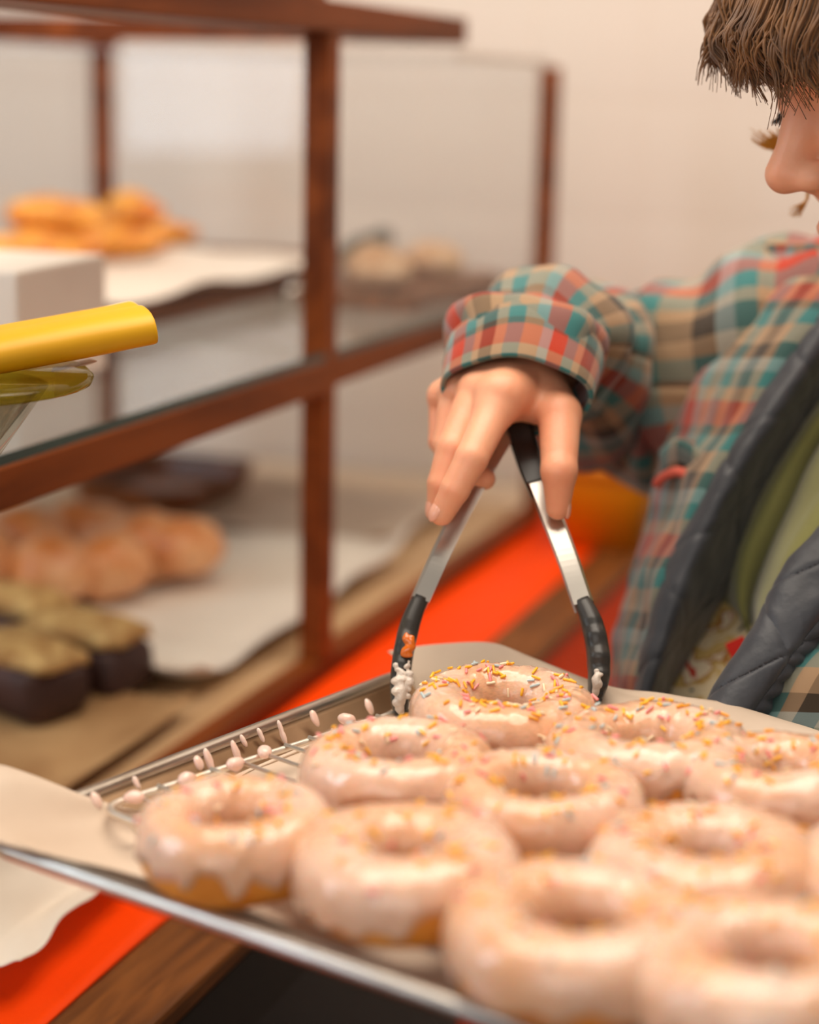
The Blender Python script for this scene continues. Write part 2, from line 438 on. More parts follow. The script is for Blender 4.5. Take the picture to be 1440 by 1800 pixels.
# header board that sits on the near part of the frame, its end cut at a slant
hv = [LF(v, u, z) for v in (FV - .008, FV + .012) for u, z in ((CN, ZT + .0265), (CM - .01, ZT + .0265), (CM - .09, ZT + .11), (CN, ZT + .11))]
obj('header_board', (hv, [(0,1,2,3), (7,6,5,4), (0,4,5,1), (1,5,6,2), (2,6,7,3), (3,7,4,0)]), wood, dc, smooth=False)
rail('base_rail', FV - .012, FV + .012, CN + .012, CM - .0121, ZB + .0005, ZB + .018)
rail('base_rail', FV - .012, FV + .012, CM + .0121, CE - .012, ZB + .0005, ZB + .018)
obj('base_board', lbox(FV + .0125, BV - .012, CN, CE, ZB + .0005, ZB + .014), mat('birch_board', srgb(206, 172, 132), 0.5, c2=srgb(190, 152, 110), scale=6, stretch=(8, 1, 8)), dc, smooth=False)
gs = obj('glass_shelf', lbox(FV - .010, BV + .010, CN + .02, CM - .0121, ZS, ZS + .007), shelf_glass, dc, smooth=False)
obj('glass_edge', lbox(FV - .0112, FV - .0101, CN + .02, CM - .0121, ZS, ZS + .007), glass_edge, gs, smooth=False)
gs2 = obj('glass_shelf', lbox(FV - .010, BV + .010, CM + .0121, CE - .027, ZS, ZS + .007), shelf_glass, dc, smooth=False)
obj('glass_edge', lbox(FV - .0112, FV - .0101, CM + .0121, CE - .027, ZS, ZS + .007), glass_edge, gs2, smooth=False)
obj('end_pane', lbox(FV + .0112, BV - .012, CE - .0035, CE + .0015, ZB + .02, ZT - .005), case_glass, dc, smooth=False)
obj('back_pane', lbox(BV + .0125, BV + .0165, CN, CE - .02, ZB + .0005, ZT - .001), case_glass, dc, smooth=False)
obj('front_pane', lbox(FV - .002, FV + .002, CM + .0121, CE - .0112, ZS + .0072, ZT - .003), case_glass, dc, smooth=False)
tp = obj('top_pane', lbox(FV + .0, BV - .021, 1.796, CE + .004, ZT - .0135, ZT - .0085), case_glass, dc, smooth=False)
obj('glass_edge', lbox(FV - .0012, FV - .0001, 1.796, CE - .012, ZT - .0135, ZT - .0085), mat('pale_glass_edge', srgb(196, 170, 146), 0.2), tp, smooth=False)

# ------------------------------------------------------------------ things in the case, upper shelf (top face of the glass at ZG)
ZG = ZS + .0071
def axes(rz, tilt=0.0, roll=0.0):
    m = Matrix.Rotation(rz, 3, 'Z') @ Matrix.Rotation(tilt, 3, 'X') @ Matrix.Rotation(roll, 3, 'Y')
    return [np.array(m.col[i]) for i in range(3)]
def tray_paper(name, v0, v1, u0, u1, z, h, lift, seed, m, th=0.0008, n=26):
    """a sheet of paper lying at z with curled and crumpled edges"""
    G = []
    for i in range(n):
        for j in range(n):
            a, b = i / (n-1), j / (n-1)
            e = max(0, abs(a - .5) * 2 - .72) / .28; e2 = max(0, abs(b - .5) * 2 - .72) / .28
            zz = z + lift * (e*e + e2*e2) * (0.6 + 0.4 * nz((a*3, b*3, seed), 1.3)) + h * (0.5 + 0.5 * nz((a*5, b*5, seed), 1.0))
            jit = 0.012
            G.append(LF(v0 + (v1-v0)*b + jit * nz((a*2.5, 9, seed)), u0 + (u1-u0)*a + jit * nz((b*2.5, 4, seed)), zz))
    return obj(name, (np.array(G), [tuple(reversed(f)) for f in grid_faces(n, n)]), m, solid=th)
shelf_tray = obj('bakery_tray', rloft([(.36, .74, .02, 0), (.37, .75, .02, .002), (.40, .78, .03, .022), (.392, .772, .03, .022), (.362, .742, .02, .004), (.355, .735, .02, .0035)], LF(1.008, 1.74, ZG + .0002), lax), mat('tray_reflection_brown', srgb(120, 70, 40), 0.45, c2=srgb(96, 52, 28), scale=5), smooth=False)  # brown colour stands in for the reflection in the glass shelf
tag(shelf_tray, 'tray on the upper glass shelf, coloured after the brown reflection, carrying the croissants', 'tray')
tag(tray_paper('parchment_sheet', .84, 1.17, 1.42, 2.05, ZG + .009, .006, .022, 3.1, white_paper), 'white parchment lining the upper shelf tray under the croissants', 'parchment')

cro_m = mat('croissant_crust', srgb(246, 174, 72), 0.35, c2=srgb(190, 76, 6), scale=17, bump=0.3, bscale=80, coat=0.15, lo=.4, hi=.7)
def croissant_mesh(seed, length=0.125, rad=0.028):
    n, sd = 64, 16; path, rr = [], []
    for i in range(n):
        t = i / (n-1); a = (t - .5) * 2.1
        path.append((math.sin(a) * length * .52, (math.cos(a) - 1) * length * .55, 0))
        seg = (t * 7) % 1.0
        rr.append(max(.004, rad * (math.sin(math.pi * (0.06 + .88*t)) ** .75) * (0.86 + 0.16 * (1 - abs(seg - .45) * 1.6))))
    V, Fc = tube(path, rr, sd)
    V = V.copy(); V[:, 2] *= 0.82
    V, Fc = bumped((V, Fc), .003, 40, seed)
    V[:, 2] -= V[:, 2].min()
    return V, Fc
cro_meshes = [croissant_mesh(s) for s in (1.0, 5.0, 9.0)]
spots = [(0.02, 1.96, 1.07, .3, 0, 'at the far front corner of the pile'), (0, 0, 0, 0, 0, '')]
cro = [(1.115, 2.065, 0, 1.2, 'rightmost golden croissant in the upper shelf pile, against the end pane'),
       (1.13, 1.985, 0, 0.4, 'golden croissant second from the end pane in the upper shelf pile'),
       (1.15, 1.905, 0, 2.0, 'golden croissant in the middle of the upper shelf pile, lying crosswise'),
       (1.14, 1.82, 0, 1.0, 'golden croissant near the open end of the upper shelf pile'),
       (1.13, 1.735, 0, 2.4, 'golden croissant at the near end of the upper shelf pile'),
       (1.13, 2.03, .036, 1.9, 'golden croissant stacked on top of the upper shelf pile, nearest the back post'),
       (1.145, 1.87, .036, .6, 'golden croissant stacked on top of the upper shelf pile, at its near half')]
for i, (v, u, dz, a, lab) in enumerate(cro):
    ax = np.array(axes(a)); V, Fc = cro_meshes[i % 3]
    o = obj('croissant', (V @ ax + LF(v, u, ZG + .013 + dz), Fc), cro_m)
    tag(o, lab, 'croissant', 'croissants on the upper shelf')

# far end of the upper shelf: pale pastries and serving tongs
pas_m = mat('pale_pastry', srgb(190, 138, 92), 0.6, c2=srgb(216, 180, 142), scale=20, bump=0.3, bscale=70)
brd = obj('serving_board', rloft([(.13, .30, .012, 0), (.134, .304, .012, .003), (.134, .304, .012, .016), (.13, .30, .012, .018)], LF(.71, 1.90, ZG + .0002), lax), wood_dark, smooth=False)
tag(brd, 'brown wooden serving board at the far end of the upper shelf', 'board')
for i, (v, u, s, lab) in enumerate([(.70, 1.80, .034, 'pale pastry nearest the middle post on the wooden serving board'), (.735, 1.875, .036, 'pale pastry in the middle of the wooden serving board'), (.695, 1.945, .036, 'pale pastry second from the far post on the wooden serving board'), (.72, 2.015, .032, 'pale pastry beside the far post on the wooden serving board')]):
    o = obj('pastry', bumped(ellipsoid(LF(v, u, ZG + .0183 + s*.52), (s, s*1.1, s*.55), nu=20, nv=12), .005, 45, i*3.3), pas_m)
    tag(o, lab, 'pastry', 'pale pastries on the board')
st = empty('serving_tongs', LF(.80, 1.98, ZG), -YAW)
tag(st, 'dark green handled serving tongs lying behind the pale pastries', 'tongs')
gm = mat('dark_green_plastic', srgb(34, 44, 30), 0.4)
for dv in (-.012, .012):
    obj('handle', tube([LF(.80 + dv*.4, 2.06, ZG + .050), LF(.80 + dv, 2.0, ZG + .046), LF(.80 + dv, 1.93, ZG + .030)], [.009, .008, .006], 10), gm, st)
    obj('blade', tube([LF(.80 + dv, 1.929, ZG + .0298), LF(.80 + dv, 1.86, ZG + .014), LF(.80 + dv*.7, 1.80, ZG + .006)], [.005, .005, .006], 8), steel, st)
obj('hinge', tube([LF(.792, 2.062, ZG + .0505), LF(.808, 2.062, ZG + .0505)], .011, 12), gm, st)

# white card box standing behind the yellow bundle
cb = obj('card_box', rloft([(.15, .16, .003, 0), (.15, .16, .003, .088), (.148, .158, .003, .09)], LF(.80, 1.195, ZG + .0003), axes(-YAW + .12)), white_paper, smooth=False)
tag(cb, 'plain white card box on the near end of the upper glass shelf', 'box')

# ------------------------------------------------------------------ things in the case, lower shelf
ZL = ZB + .0142
tag(tray_paper('parchment_sheet', .66, .98, 1.30, 1.80, ZL, .010, .03, 8.2, white_paper), 'crumpled parchment sheet under the buns on the lower shelf', 'parchment')
tag(tray_paper('parchment_sheet', .65, .92, .72, 1.27, ZL + .001, .006, .02, 5.7, mat('kraft_paper', srgb(186, 146, 100), 0.7, c2=srgb(150, 108, 66), scale=10)), 'brown tinted parchment sheet under the chocolate loaves', 'parchment')
tag(tray_paper('parchment_sheet', .70, 1.1, 1.84, 2.10, ZL, .006, .02, 2.2, paper_m), 'parchment sheet at the far end of the lower shelf', 'parchment')
bun_m = mat('glazed_bun', srgb(214, 124, 56), 0.4, c2=srgb(244, 186, 136), scale=16, bump=0.2, bscale=60, coat=0.2)
for i, (x, y, s, lab) in enumerate([(40, 985, .050, 'tan bun at the near back of the lower shelf heap'), (150, 960, .046, 'browned bun at the back of the lower shelf heap'), (90, 1025, .045, 'pale bun at the near front of the lower shelf heap'),
        (185, 1015, .044, 'pale glazed bun in the middle front of the lower shelf heap'), (250, 985, .046, 'pinkish tan bun right of the heap centre on the lower shelf'), (320, 985, .046, 'dark tan bun at the right end of the lower shelf heap'), (-50, 1010, .05, 'tan bun at the heap end nearest the case opening')]):
    p = PZ(x, y, ZL + .03)
    o = obj('bun', bumped(ellipsoid(p + np.array([0, 0, s*.72 - .018]), (s*1.05, s*.9, s*.72), axes(i*.9), nu=24, nv=14), .008, 28, i*2.7), bun_m)
    tag(o, lab, 'bun', 'buns on the lower shelf')
loaf_m = mat('chocolate_loaf', srgb(78, 46, 40), 0.6, c2=srgb(54, 30, 26), scale=18, bump=0.3, bscale=60)
crumb_m = mat('crumble_topping', srgb(214, 178, 116), 0.7, c2=srgb(164, 118, 62), scale=40, bump=0.6, bscale=90)
for i, (x, y, a, lab) in enumerate([(150, 1175, .5, 'chocolate loaf slice with crumble topping nearest the middle post'), (40, 1215, .7, 'chocolate loaf slice with crumble topping in front on the lower shelf'), (30, 1120, .55, 'chocolate loaf slice with crumble topping behind the other slices'), (-90, 1190, .6, 'chocolate loaf slice with crumble topping at the near end of its row')]):
    p = PZ(x, y, ZL + .02); p[2] = ZL + .0085; ax = axes(-a)
    e = empty('loaf_slice', p, 0); tag(e, lab, 'cake', 'chocolate loaf slices')
    obj('crumb', bumped(rloft([(.098, .056, .010, 0), (.108, .064, .012, .010), (.110, .066, .014, .034), (.100, .056, .014, .042)], p, ax), .010, 36, i), loaf_m, e)
    obj('topping', bumped(rloft([(.104, .060, .014, .0425), (.100, .058, .016, .050), (.07, .036, .014, .058)], p, ax), .012, 50, i + 4), crumb_m, e)
dt = obj('baking_dish', rloft([(.15, .20, .03, 0), (.165, .215, .034, .028), (.172, .222, .036, .030), (.160, .210, .034, .026), (.146, .196, .03, .006)], PZ(290, 868, ZL + .012) * np.array([1,1,0]) + np.array([0,0,ZL + .012]), axes(-.35)), mat('brown_glaze', srgb(150, 84, 40), 0.4, c2=srgb(92, 50, 24), scale=14), smooth=False)
tag(dt, 'dark brown baking dish at the back of the lower shelf', 'dish')

# ------------------------------------------------------------------ jar with yellow bundle at the near end of the counter
_j = P(-130, 690, .965); jc = np.array([_j[0], _j[1], 1.0035])
jar = empty('cake_stand', jc, 0); tag(jar, 'small glass pedestal stand with olive glass plate under the yellow bundle', 'stand')
jar_glass = glass('jar_glass', (0.80, 0.78, 0.72, 1)); olive = glass('olive_glass', (0.66, 0.58, 0.16, 1), grough=0.05)
obj('pedestal', lathe([(.0, 0), (.025, 0), (.026, .004), (.013, .014), (.009, .05), (.008, .24), (.014, .29), (.040, .325), (.064, .359), (.061, .359), (.038, .330), (.0, .30)], jc, 40), jar_glass, jar)
obj('plate', lathe([(.0, .3595), (.078, .3595), (.087, .361), (.088, .364), (.085, .367), (.0, .367)], jc, 48), olive, jar)
# the bundle
ya = P(252, 566, 1.0); yb = P(-190, 648, .955)
yd = (yb - ya); yl = np.linalg.norm(yd); yd /= yl
yup = np.array([0, 0, 1.0]) - yd * yd[2]; yup /= np.linalg.norm(yup); ysd = np.cross(yup, yd)
rows = []
prof = [(a_ * .9, b_ * .66) for a_, b_ in [(-.036, -.0105), (-.024, -.0150), (.0, -.0155), (.024, -.0150), (.036, -.012), (.039, -.002), (.037, .010), (.024, .0155), (.004, .0165), (.0, .0135), (-.006, .0150), (-.024, .0148), (-.036, .011), (-.039, .0)]]
for i in range(26):
    t = [0, .004, .016][i] if i < 3 else (i - 2) / 23; sc_ = (.90, .99, 1.0)[i] if i < 3 else 1.0
    rows.append([ya + yd * yl * t + (ysd * q[0] + yup * q[1] * (1.0 + .07 * nz((t * 5, q[0] * 30, 2))) ) * sc_ for q in prof])
V = np.array(rows).reshape(-1, 3); Fc = [tuple(reversed(f)) for f in grid_faces(26, 14, True)] + [tuple(range(14)), tuple(reversed(range(25*14, 26*14)))]
ybun = obj('wrapped_bundle', (V, Fc), mat('yellow_wrap', srgb(230, 174, 0), 0.5, c2=srgb(220, 160, 0), scale=9, bump=0.12, bscale=22), sub=1)
tag(ybun, 'bright yellow wrapped bundle lying on the olive glass plate', 'bundle')
# small scrap of paper between lid and bundle
sp = obj('paper_scrap', loft([[P(90, 652, .985), P(150, 640, .992), P(170, 634, .996)], [P(95, 644, 1.02), P(140, 634, 1.02), P(158, 630, 1.02)]], 6, 8)[0], white_paper, solid=.0008)
tag(sp, 'scrap of white paper sticking out under the yellow bundle', 'paper')

# crumpled white paper on the counter under the tray corner
G = []
n = 60
for i in range(n):
    for j in range(n):
        a, b = i/(n-1), j/(n-1)
        v = .608 - (.608 - .556 + .016 * (1 - a) + .006 * nz((a*6, 3, 1))) * b; u = .832 + .215 * a
        zz = 1.0035 + .020 * (0.5 + .5 * nz((a*2.5, b*2, 4.4))) + .010 * (.5 + .5 * nz((a*6, b*4, 1.4))) + .060 * max(0, 1 - b*1.6) ** 1.5 * max(0, 1 - abs(a - .35) * 1.2)
        G.append(LF(v, u, 1.0045 + (zz - 1.0035)))
G = np.array(G)
cp = obj('crumpled_paper', (G, [tuple(reversed(f)) for f in grid_faces(n, n)]), white_paper, solid=.0006)
tag(cp, 'crumpled white paper on the orange counter below the pan corner', 'paper')

# ------------------------------------------------------------------ sheet pan, rack, donuts
TA, TILT = R_(37.25), R_(2.0)              # the pan is held by hand, its far end a little higher
AV = np.array([math.cos(TA) * math.cos(TILT), -math.sin(TA) * math.cos(TILT), math.sin(TILT)]); BVv = np.array([math.sin(TA), math.cos(TA), 0]); ZV = np.cross(AV, BVv)
T0 = np.array([-.1933, .7682, 1.189]); TL, TW, ZR, ZF = .465, .325, 1.189, 1.170
PROT = Matrix((AV, BVv, ZV)).transposed()
def TP(a, b, z): return T0 + AV * a + BVv * b + ZV * (z - 1.189)
def PT(px, py, z):
    k = _fw + _rt * (px - 720) / F_PX + _up * (900 - py) / F_PX; q = T0 + ZV * (z - 1.189)
    return CAM + k * (((q - CAM) @ ZV) / (k @ ZV))
def pan_empty(name, loc, rz=0.0):
    e = empty(name, loc); e.rotation_euler = (PROT @ Matrix.Rotation(rz, 3, 'Z')).to_euler(); bpy.context.view_layer.update(); return e
pan = pan_empty('sheet_pan', TP(TL/2, TW/2, ZF - .001))
tag(pan, 'aluminium sheet pan of glazed donuts held over the counter edge', 'baking pan')
tax = (AV, BVv, ZV)
def ring(w_, d_, r, z, n=7):
    return [TP(TL/2, TW/2, z) + AV * x + BVv * y for x, y in rrect(w_, d_, r, n)]
lv = [(TL-.052, TW-.052, .014, ZF - .0012), (TL-.046, TW-.046, .015, ZF), (TL-.014, TW-.014, .021, ZR - .005), (TL-.006, TW-.006, .024, ZR - .0025)]
V, n = [], 28
for l in lv: V += ring(*l)
Fc = grid_faces(len(lv), n, True); Fc.append(tuple(reversed(range(n))))
obj('pan_body', (np.array(V), [tuple(reversed(f)) for f in Fc]), mat('stained_pan', srgb(150, 122, 94), 0.42, 0.85, c2=srgb(120, 92, 66), scale=12, bump=.05, bscale=90), pan, solid=.0012)
rimp = np.array(ring(TL, TW, .026, ZR - .0026, 9))
obj('rim', tube(rimp, .0042, 10, closed=True), alu, pan)
# icing drips on the rim and inner wall of the short side
for i, (px, py, ln, wd) in enumerate([(160, 1385, 18, 11), (357, 1312, 26, 9), (404, 1298, 34, 9), (485, 1262, 30, 5), (545, 1243, 14, 9), (450, 1273, 10, 5), (340, 1320, 12, 12), (640, 1222, 14, 10), (232, 1357, 6, 6), (420, 1283, 8, 5)]):
    p = PT(px, py, ZR + .004); d = (p - CAM) @ _fw; k = d / F_PX
    q = p - ZV * (.0045 + ln * .30 * k) + AV * (.0028 + ln * .16 * k)
    o = obj('icing_drip', bumped(ellipsoid(q, (wd * .8 * k, .0026, ln * .55 * k + .002), (BVv, AV * .94 - ZV * .34, ZV * .94 + AV * -.34), 12, 10), .0008, 200, i), icing_m, pan)
    o['label'] = 'pale pink icing drip'

# paper under the rack, folded up over the near corner of the pan
def sheet(name, rows, nr, nc, m, th=.0006, amp=.0015, fr=22, seed=0.0):
    vf, uv = loft(rows, nr, nc, lambda a, b, fi, fj, p: amp * nz(p, fr, seed) + amp * .5 * nz(p, fr * 2.7, seed + 3))
    return obj(name, vf, m, solid=th)
rows = []
for b_, lift in ((.004, .012), (.03, .0035), (.09, .0022), (.17, .002), (.24, .002), (.308, .003)):
    r = []
    for a_, z_ in ((-.030, .034), (-.006, .032), (.014, .012), (.04, .0), (.12, .0), (.24, .0), (.36, .0), (.445, .0)):
        k = max(0, 1 - b_ / .085) if b_ < .09 else 0.0
        aa = a_ if k > .3 else max(a_, .020)
        bb = b_ if b_ > .02 else (b_ - .030 * max(0, 1 - (a_ + .03) / .12))
        zz = ZF + max(lift, .0015) + (z_ if k > .3 else 0.004 * (a_ < .02))
        if b_ < .02: zz = ZF + .018 + max(0, .014 * (1 - (a_ + .03) / .14)) - .010 * min(1, max(0, (a_ - .08) / .1))
        r.append(TP(aa, bb if a_ < .1 else max(bb, .022), zz))
    rows.append(r)
tag(sheet('parchment_liner', rows, 40, 60, paper_m, amp=.0012), 'parchment liner under the wire rack, folded out over the pan corner', 'parchment')

# sheet standing up along the far side of the pan
top = [(682, 1146, 1.075), (745, 1136, 1.07), (848, 1129, 1.055), (905, 1142, 1.045), (1000, 1182, 1.03), (1075, 1207, 1.02), (1190, 1222, 1.0), (1305, 1243, .985), (1440, 1292, .96), (1600, 1350, .93)]
N_ = len(top); rows = [[P(*t) for t in top]]
bot = []
for i in range(N_):
    t = i / (N_ - 1); bot.append(TP(.020 + .41 * t, .309 if i else .300, ZF + .0035))
mid = []
for i in range(N_):
    mid.append(rows[0][i] * .45 + (bot[i] + BVv * .012 + ZV * .010) * .55)
inn = [TP(.030 + .40 * i / (N_ - 1), .262, ZF + .0040) for i in range(N_)]
rows += [mid, bot, inn]
tag(sheet('parchment_backing', rows, 40, 80, paper_m, amp=.0016, fr=16, seed=2.0), 'sheet of parchment standing up behind the back row of donuts', 'parchment')

# wire rack
ZK = 1.1855
rk0 = PT(176, 1421, ZK); rk1 = PT(700, 1252, ZK)
rang = math.atan2((rk1 - rk0) @ AV, (rk1 - rk0) @ BVv)              # the rack lies slightly askew in the pan
rk = pan_empty('wire_rack', rk0 - ZV * .018, -rang); tag(rk, 'rectangular steel wire cooling rack in the pan under the donuts', 'cooling rack')
RA, RB = AV * math.cos(rang) - BVv * math.sin(rang), BVv * math.cos(rang) + AV * math.sin(rang)
def RP(a, b, z): return rk0 + RA * a + RB * b + ZV * z
K1, J1 = .395, .235
rp = []
for cx, cy, a0 in ((K1 - .012, J1 - .012, 0), (.012, J1 - .012, 90), (.012, .012, 180), (K1 - .012, .012, 270)):
    for k in range(6):
        a = R_(a0 + 90 * k / 5); rp.append(RP(cx + .012 * math.cos(a), cy + .012 * math.sin(a), 0))
obj('rim_wire', tube(rp, .0019, 8, closed=True), chrome, rk)
wv, wf = tube([(0, 0, 0), (K1 / 2, 0, 0), (K1, 0, 0)], .0011, 6)
w0 = None
nw = 13
for i in range(nw):
    wloc = Matrix.Translation(Vector((0, .018 + (J1 - .036) * i / (nw - 1), .0021 + .018)))
    if w0 is None:
        w0 = obj('cross_wire', (wv, wf), chrome, rk, local=True); w0.matrix_local = wloc
    else: child_copy(w0, rk, wloc)
for a_ in (.055, .14, .225, .31):
    obj('brace_wire', tube([RP(a_, 0, -.0024), RP(a_, J1, -.0024)], .0012, 6), chrome, rk)
for a_, b_ in ((.02, .001), (K1 - .02, .001), (.02, J1 - .001), (K1 - .02, J1 - .001)):
    obj('foot', tube(catmull([RP(a_, b_, 0), RP(a_ + .002, b_ + .004, -.008), RP(a_ + .004, b_ + .006, -.0165)], 6), .0014, 6), chrome, rk)
for i, (px, py) in enumerate([(236, 1398), (328, 1365), (465, 1318), (610, 1262), (415, 1340)]):
    p = PT(px, py, ZK + .004)
    o = obj('icing_drip', bumped(ellipsoid(p - ZV * .001, (.0052, .004, .0034), axes(i), 12, 8), .0012, 160, i), icing_m, rk); o['label'] = 'pale pink icing drip'

# donuts: dough ring, glaze shell with a dripping lower edge, single sprinkles
def donut_shape(seed, D, H, hole, squash=1.0):
    Rr = (D/2 + hole/2) / 2; rt = (D/2 - hole/2) / 2
    def S(th, ph, off=0.0):
        c, s_ = math.cos(th), math.sin(th)
        wob = 1 + .035 * nz((c * 1.3, s_ * 1.3, seed), 1.2) + .012 * nz((c * 4, s_ * 4, seed + 3), 1.0)
        hw = 1 + .10 * nz((c * 1.5, s_ * 1.5, seed + 7), 1.1)
        cp, sp_ = math.cos(ph), math.sin(ph)
        # super-ellipse section, flatter below
        ex = .86
        x = math.copysign(abs(cp) ** ex, cp) * (rt + off); z = math.copysign(abs(sp_) ** (.88 if sp_ > 0 else .7), sp_) * (H/2 * (hw if sp_ > 0 else 1) + off)
        r = (Rr + x) * wob
        lump = .0009 * nz((c * 9 + cp * 2, s_ * 9, sp_ * 3 + seed), 1.0)
        return np.array([r * c * squash, r * s_, z + lump])
    return S
NT, NP = 96, 40
def make_donut(centre, D, seed, label, nspr, hole=None, H=.036, tilt=(0, 0), spr_len=(.0032, .0056), drip=0.0):
    hole = hole or D * .26
    S = donut_shape(seed, D, H, hole)
    e = empty('donut', centre)
    e.rotation_euler = (PROT @ Matrix.Rotation(tilt[0], 3, 'X') @ Matrix.Rotation(tilt[1], 3, 'Y') @ Matrix.Rotation(seed * 1.7, 3, 'Z')).to_euler()
    tag(e, label, 'donut', 'glazed donuts on the wire rack')
    V = [S(2*math.pi*i/NT, 2*math.pi*j/NP) for i in range(NT) for j in range(NP)]
    Fc = [(i*NP+j, ((i+1) % NT)*NP+j, ((i+1) % NT)*NP+(j+1) % NP, i*NP+(j+1) % NP) for i in range(NT) for j in range(NP)]
    obj('dough_ring', (V, Fc), dough_m, e, local=True)
    # glaze: section angles from the outer lower edge over the top to the hole's lower edge
    GV, NG = [], 40
    for i in range(NT):
        th = 2*math.pi*i/NT; c, s_ = math.cos(th), math.sin(th)
        n1 = nz((c * 3.6, s_ * 3.6, seed + 11), 1.0); n2 = nz((c * 7.5, s_ * 7.5, seed + 5), 1.0)
        lo = -.42 + drip + .55 * n1 + .30 * n2
        lo = max(-1.15, min(.05, lo)); hi = math.pi + .55 + .25 * n2
        for j in range(NG):
            f = j / (NG - 1); ph = lo + (hi - lo) * f
            edge = min(1.0, min(f, 1 - f) * 14); bead = math.exp(-((f - .05) / .035) ** 2) * .0006
            off = -.0008 + .0024 * edge ** .6 + bead + .0004 * nz((c * 6, s_ * 6, ph * 2 + seed), 1.0)
            GV.append(S(th, ph, off))
    GF = [(i*NG+j, ((i+1) % NT)*NG+j, ((i+1) % NT)*NG+j+1, i*NG+j+1) for i in range(NT) for j in range(NG - 1)]
    gl = obj('glaze', (GV, GF), glaze_m, e, local=True); gl['label'] = 'glossy pale pink glaze'
    rnd = random.Random(int(seed * 100))
    for k in range(nspr):
        th = rnd.uniform(0, 2*math.pi); ph = math.pi/2 + rnd.gauss(.15, .62)
        ph = min(max(ph, .1), 3.6)
        if nz((math.cos(th)*2, math.sin(th)*2, seed + 20), 1.2) < -.28 and rnd.random() < .6: continue
        p = S(th, ph, .0020); pt = S(th + .02, ph, .0020) - p; pp = S(th, ph + .04, .0020) - p
        nrm = np.cross(pt, pp); nrm /= np.linalg.norm(nrm) + 1e-12
        if nrm @ (p - S(th, ph, -.003)) < 0: nrm = -nrm
        a = rnd.uniform(0, math.pi); t1 = pt / np.linalg.norm(pt); t2 = np.cross(nrm, t1)
        x = math.cos(a) * t1 + math.sin(a) * t2 + nrm * rnd.uniform(-.25, .25); x /= np.linalg.norm(x)
        y = np.cross(nrm, x); y /= np.linalg.norm(y); z = np.cross(x, y)
        L_ = rnd.uniform(*spr_len); Wd = rnd.uniform(.0013, .0018)
        mm = Matrix.Identity(4)
        for q in range(3):
            mm[q][0], mm[q][1], mm[q][2], mm[q][3] = x[q] * L_, y[q] * Wd, z[q] * Wd, p[q] + nrm[q] * .0003
        ci = rnd.choices(range(5), (34, 22, 12, 16, 16))[0]
        child_copy(SPR[ci], e, mm)
    return e
SPR = []
sv, sf = tube([(-.5, 0, 0), (-.44, 0, 0), (0, 0, 0), (.44, 0, 0), (.5, 0, 0)], [.25, .48, .5, .48, .25], 6)
for m in sprinkle_ms:
    o = obj('sprinkle', (sv, sf), m, local=True); SPR.append(o)
ZD = ZK + .0035
dn = [((886, 1264), .0945, 190, 'sprinkled glazed donut held between the tips of the tongs', .036, .18),
      ((1137, 1334), .0975, 120, 'sprinkled glazed donut in the back row just right of the tongs', .036, .15),
      ((700, 1364), .0885, 90, 'sprinkled glazed donut in the middle row just left of the tongs donut', .037, .22),
      ((957, 1428), .0865, 70, 'plumper glazed donut with wide hole at the centre of the pan', .038, .12),
      ((1374, 1388), .0885, 80, 'sprinkled glazed donut in the back row closest to the jacket', .030, .2),
      ((416, 1478), .0815, 60, 'glazed donut at the near pan corner, golden dough showing below drips', .032, .22),
      ((716, 1535), .0915, 44, 'glazed donut in the front row beside the one at the pan corner', .027, .1),
      ((1240, 1536), .095, 60, 'glazed donut in the middle row in front of the back row pair', .031, .15),
      ((1017, 1656), .099, 44, 'large glazed donut in the middle of the front row by the rim', .035, .1),
      ((1350, 1730), .094, 50, 'glazed donut cut off by the bottom right corner of the photo', .033, .1),
      ((1600, 1560), .098, 30, 'glazed donut at the very right edge of the photo', .024, 0)]
DON = []
for i, (c, D, ns, lab, hole, drip) in enumerate(dn):
    H = .032
    p = PT(c[0], c[1], ZD + H/2)
    DON.append(make_donut(tuple(p), D, 1.3 + i * 2.17, lab, ns, hole, H, (R_(2 * math.sin(i * 3.1)), R_(2 * math.cos(i * 2.3))), drip=drip))
for o in SPR: bpy.data.objects.remove(o)

# ------------------------------------------------------------------ tongs
pivot = P(908, 738, 1.075)
tg = empty('tongs', pivot, 0); tag(tg, 'steel kitchen tongs with black silicone tips gripping a donut', 'tongs')
def arm(pts, outward, w0, wall, m, name, th=.0011, closed_face=None):
    """a U shaped channel along pts; outward = side of the closed back"""
    path = catmull(pts, 40); T = np.gradient(path, axis=0); T /= np.linalg.norm(T, axis=1)[:, None]
    V = []
    for i in range(len(path)):
        D = _fw - T[i] * (_fw @ T[i]); D /= np.linalg.norm(D); O = np.cross(D, T[i]); O *= np.sign(O @ outward)
        wv_ = np.interp(i, [0, len(path)-1], w0); h = np.interp(i, [0, len(path)-1], wall)
        prof = [(-wv_*.5, -h), (-wv_*.42, h*.72), (-wv_*.30, h), (wv_*.30, h), (wv_*.42, h*.72), (wv_*.5, -h),
                (wv_*.5 - th, -h), (wv_*.42 - th, h*.66), (wv_*.28, h - th), (-wv_*.28, h - th), (-wv_*.42 + th, h*.66), (-wv_*.5 + th, -h)]
        for d, o_ in prof: V.append(path[i] + D * d + O * o_)
    n = 12; Fc = grid_faces(40, n, True) + [tuple(range(n)), tuple(reversed(range(39*n, 40*n)))]
    return obj(name, (np.array(V), Fc), m, tg, smooth=False)
LFT = -_rt; RGT = _rt
la = [P(898, 750, 1.072), P(868, 797, 1.065), P(814, 894, 1.045), P(774, 975, 1.03), P(737, 1058, 1.02)]
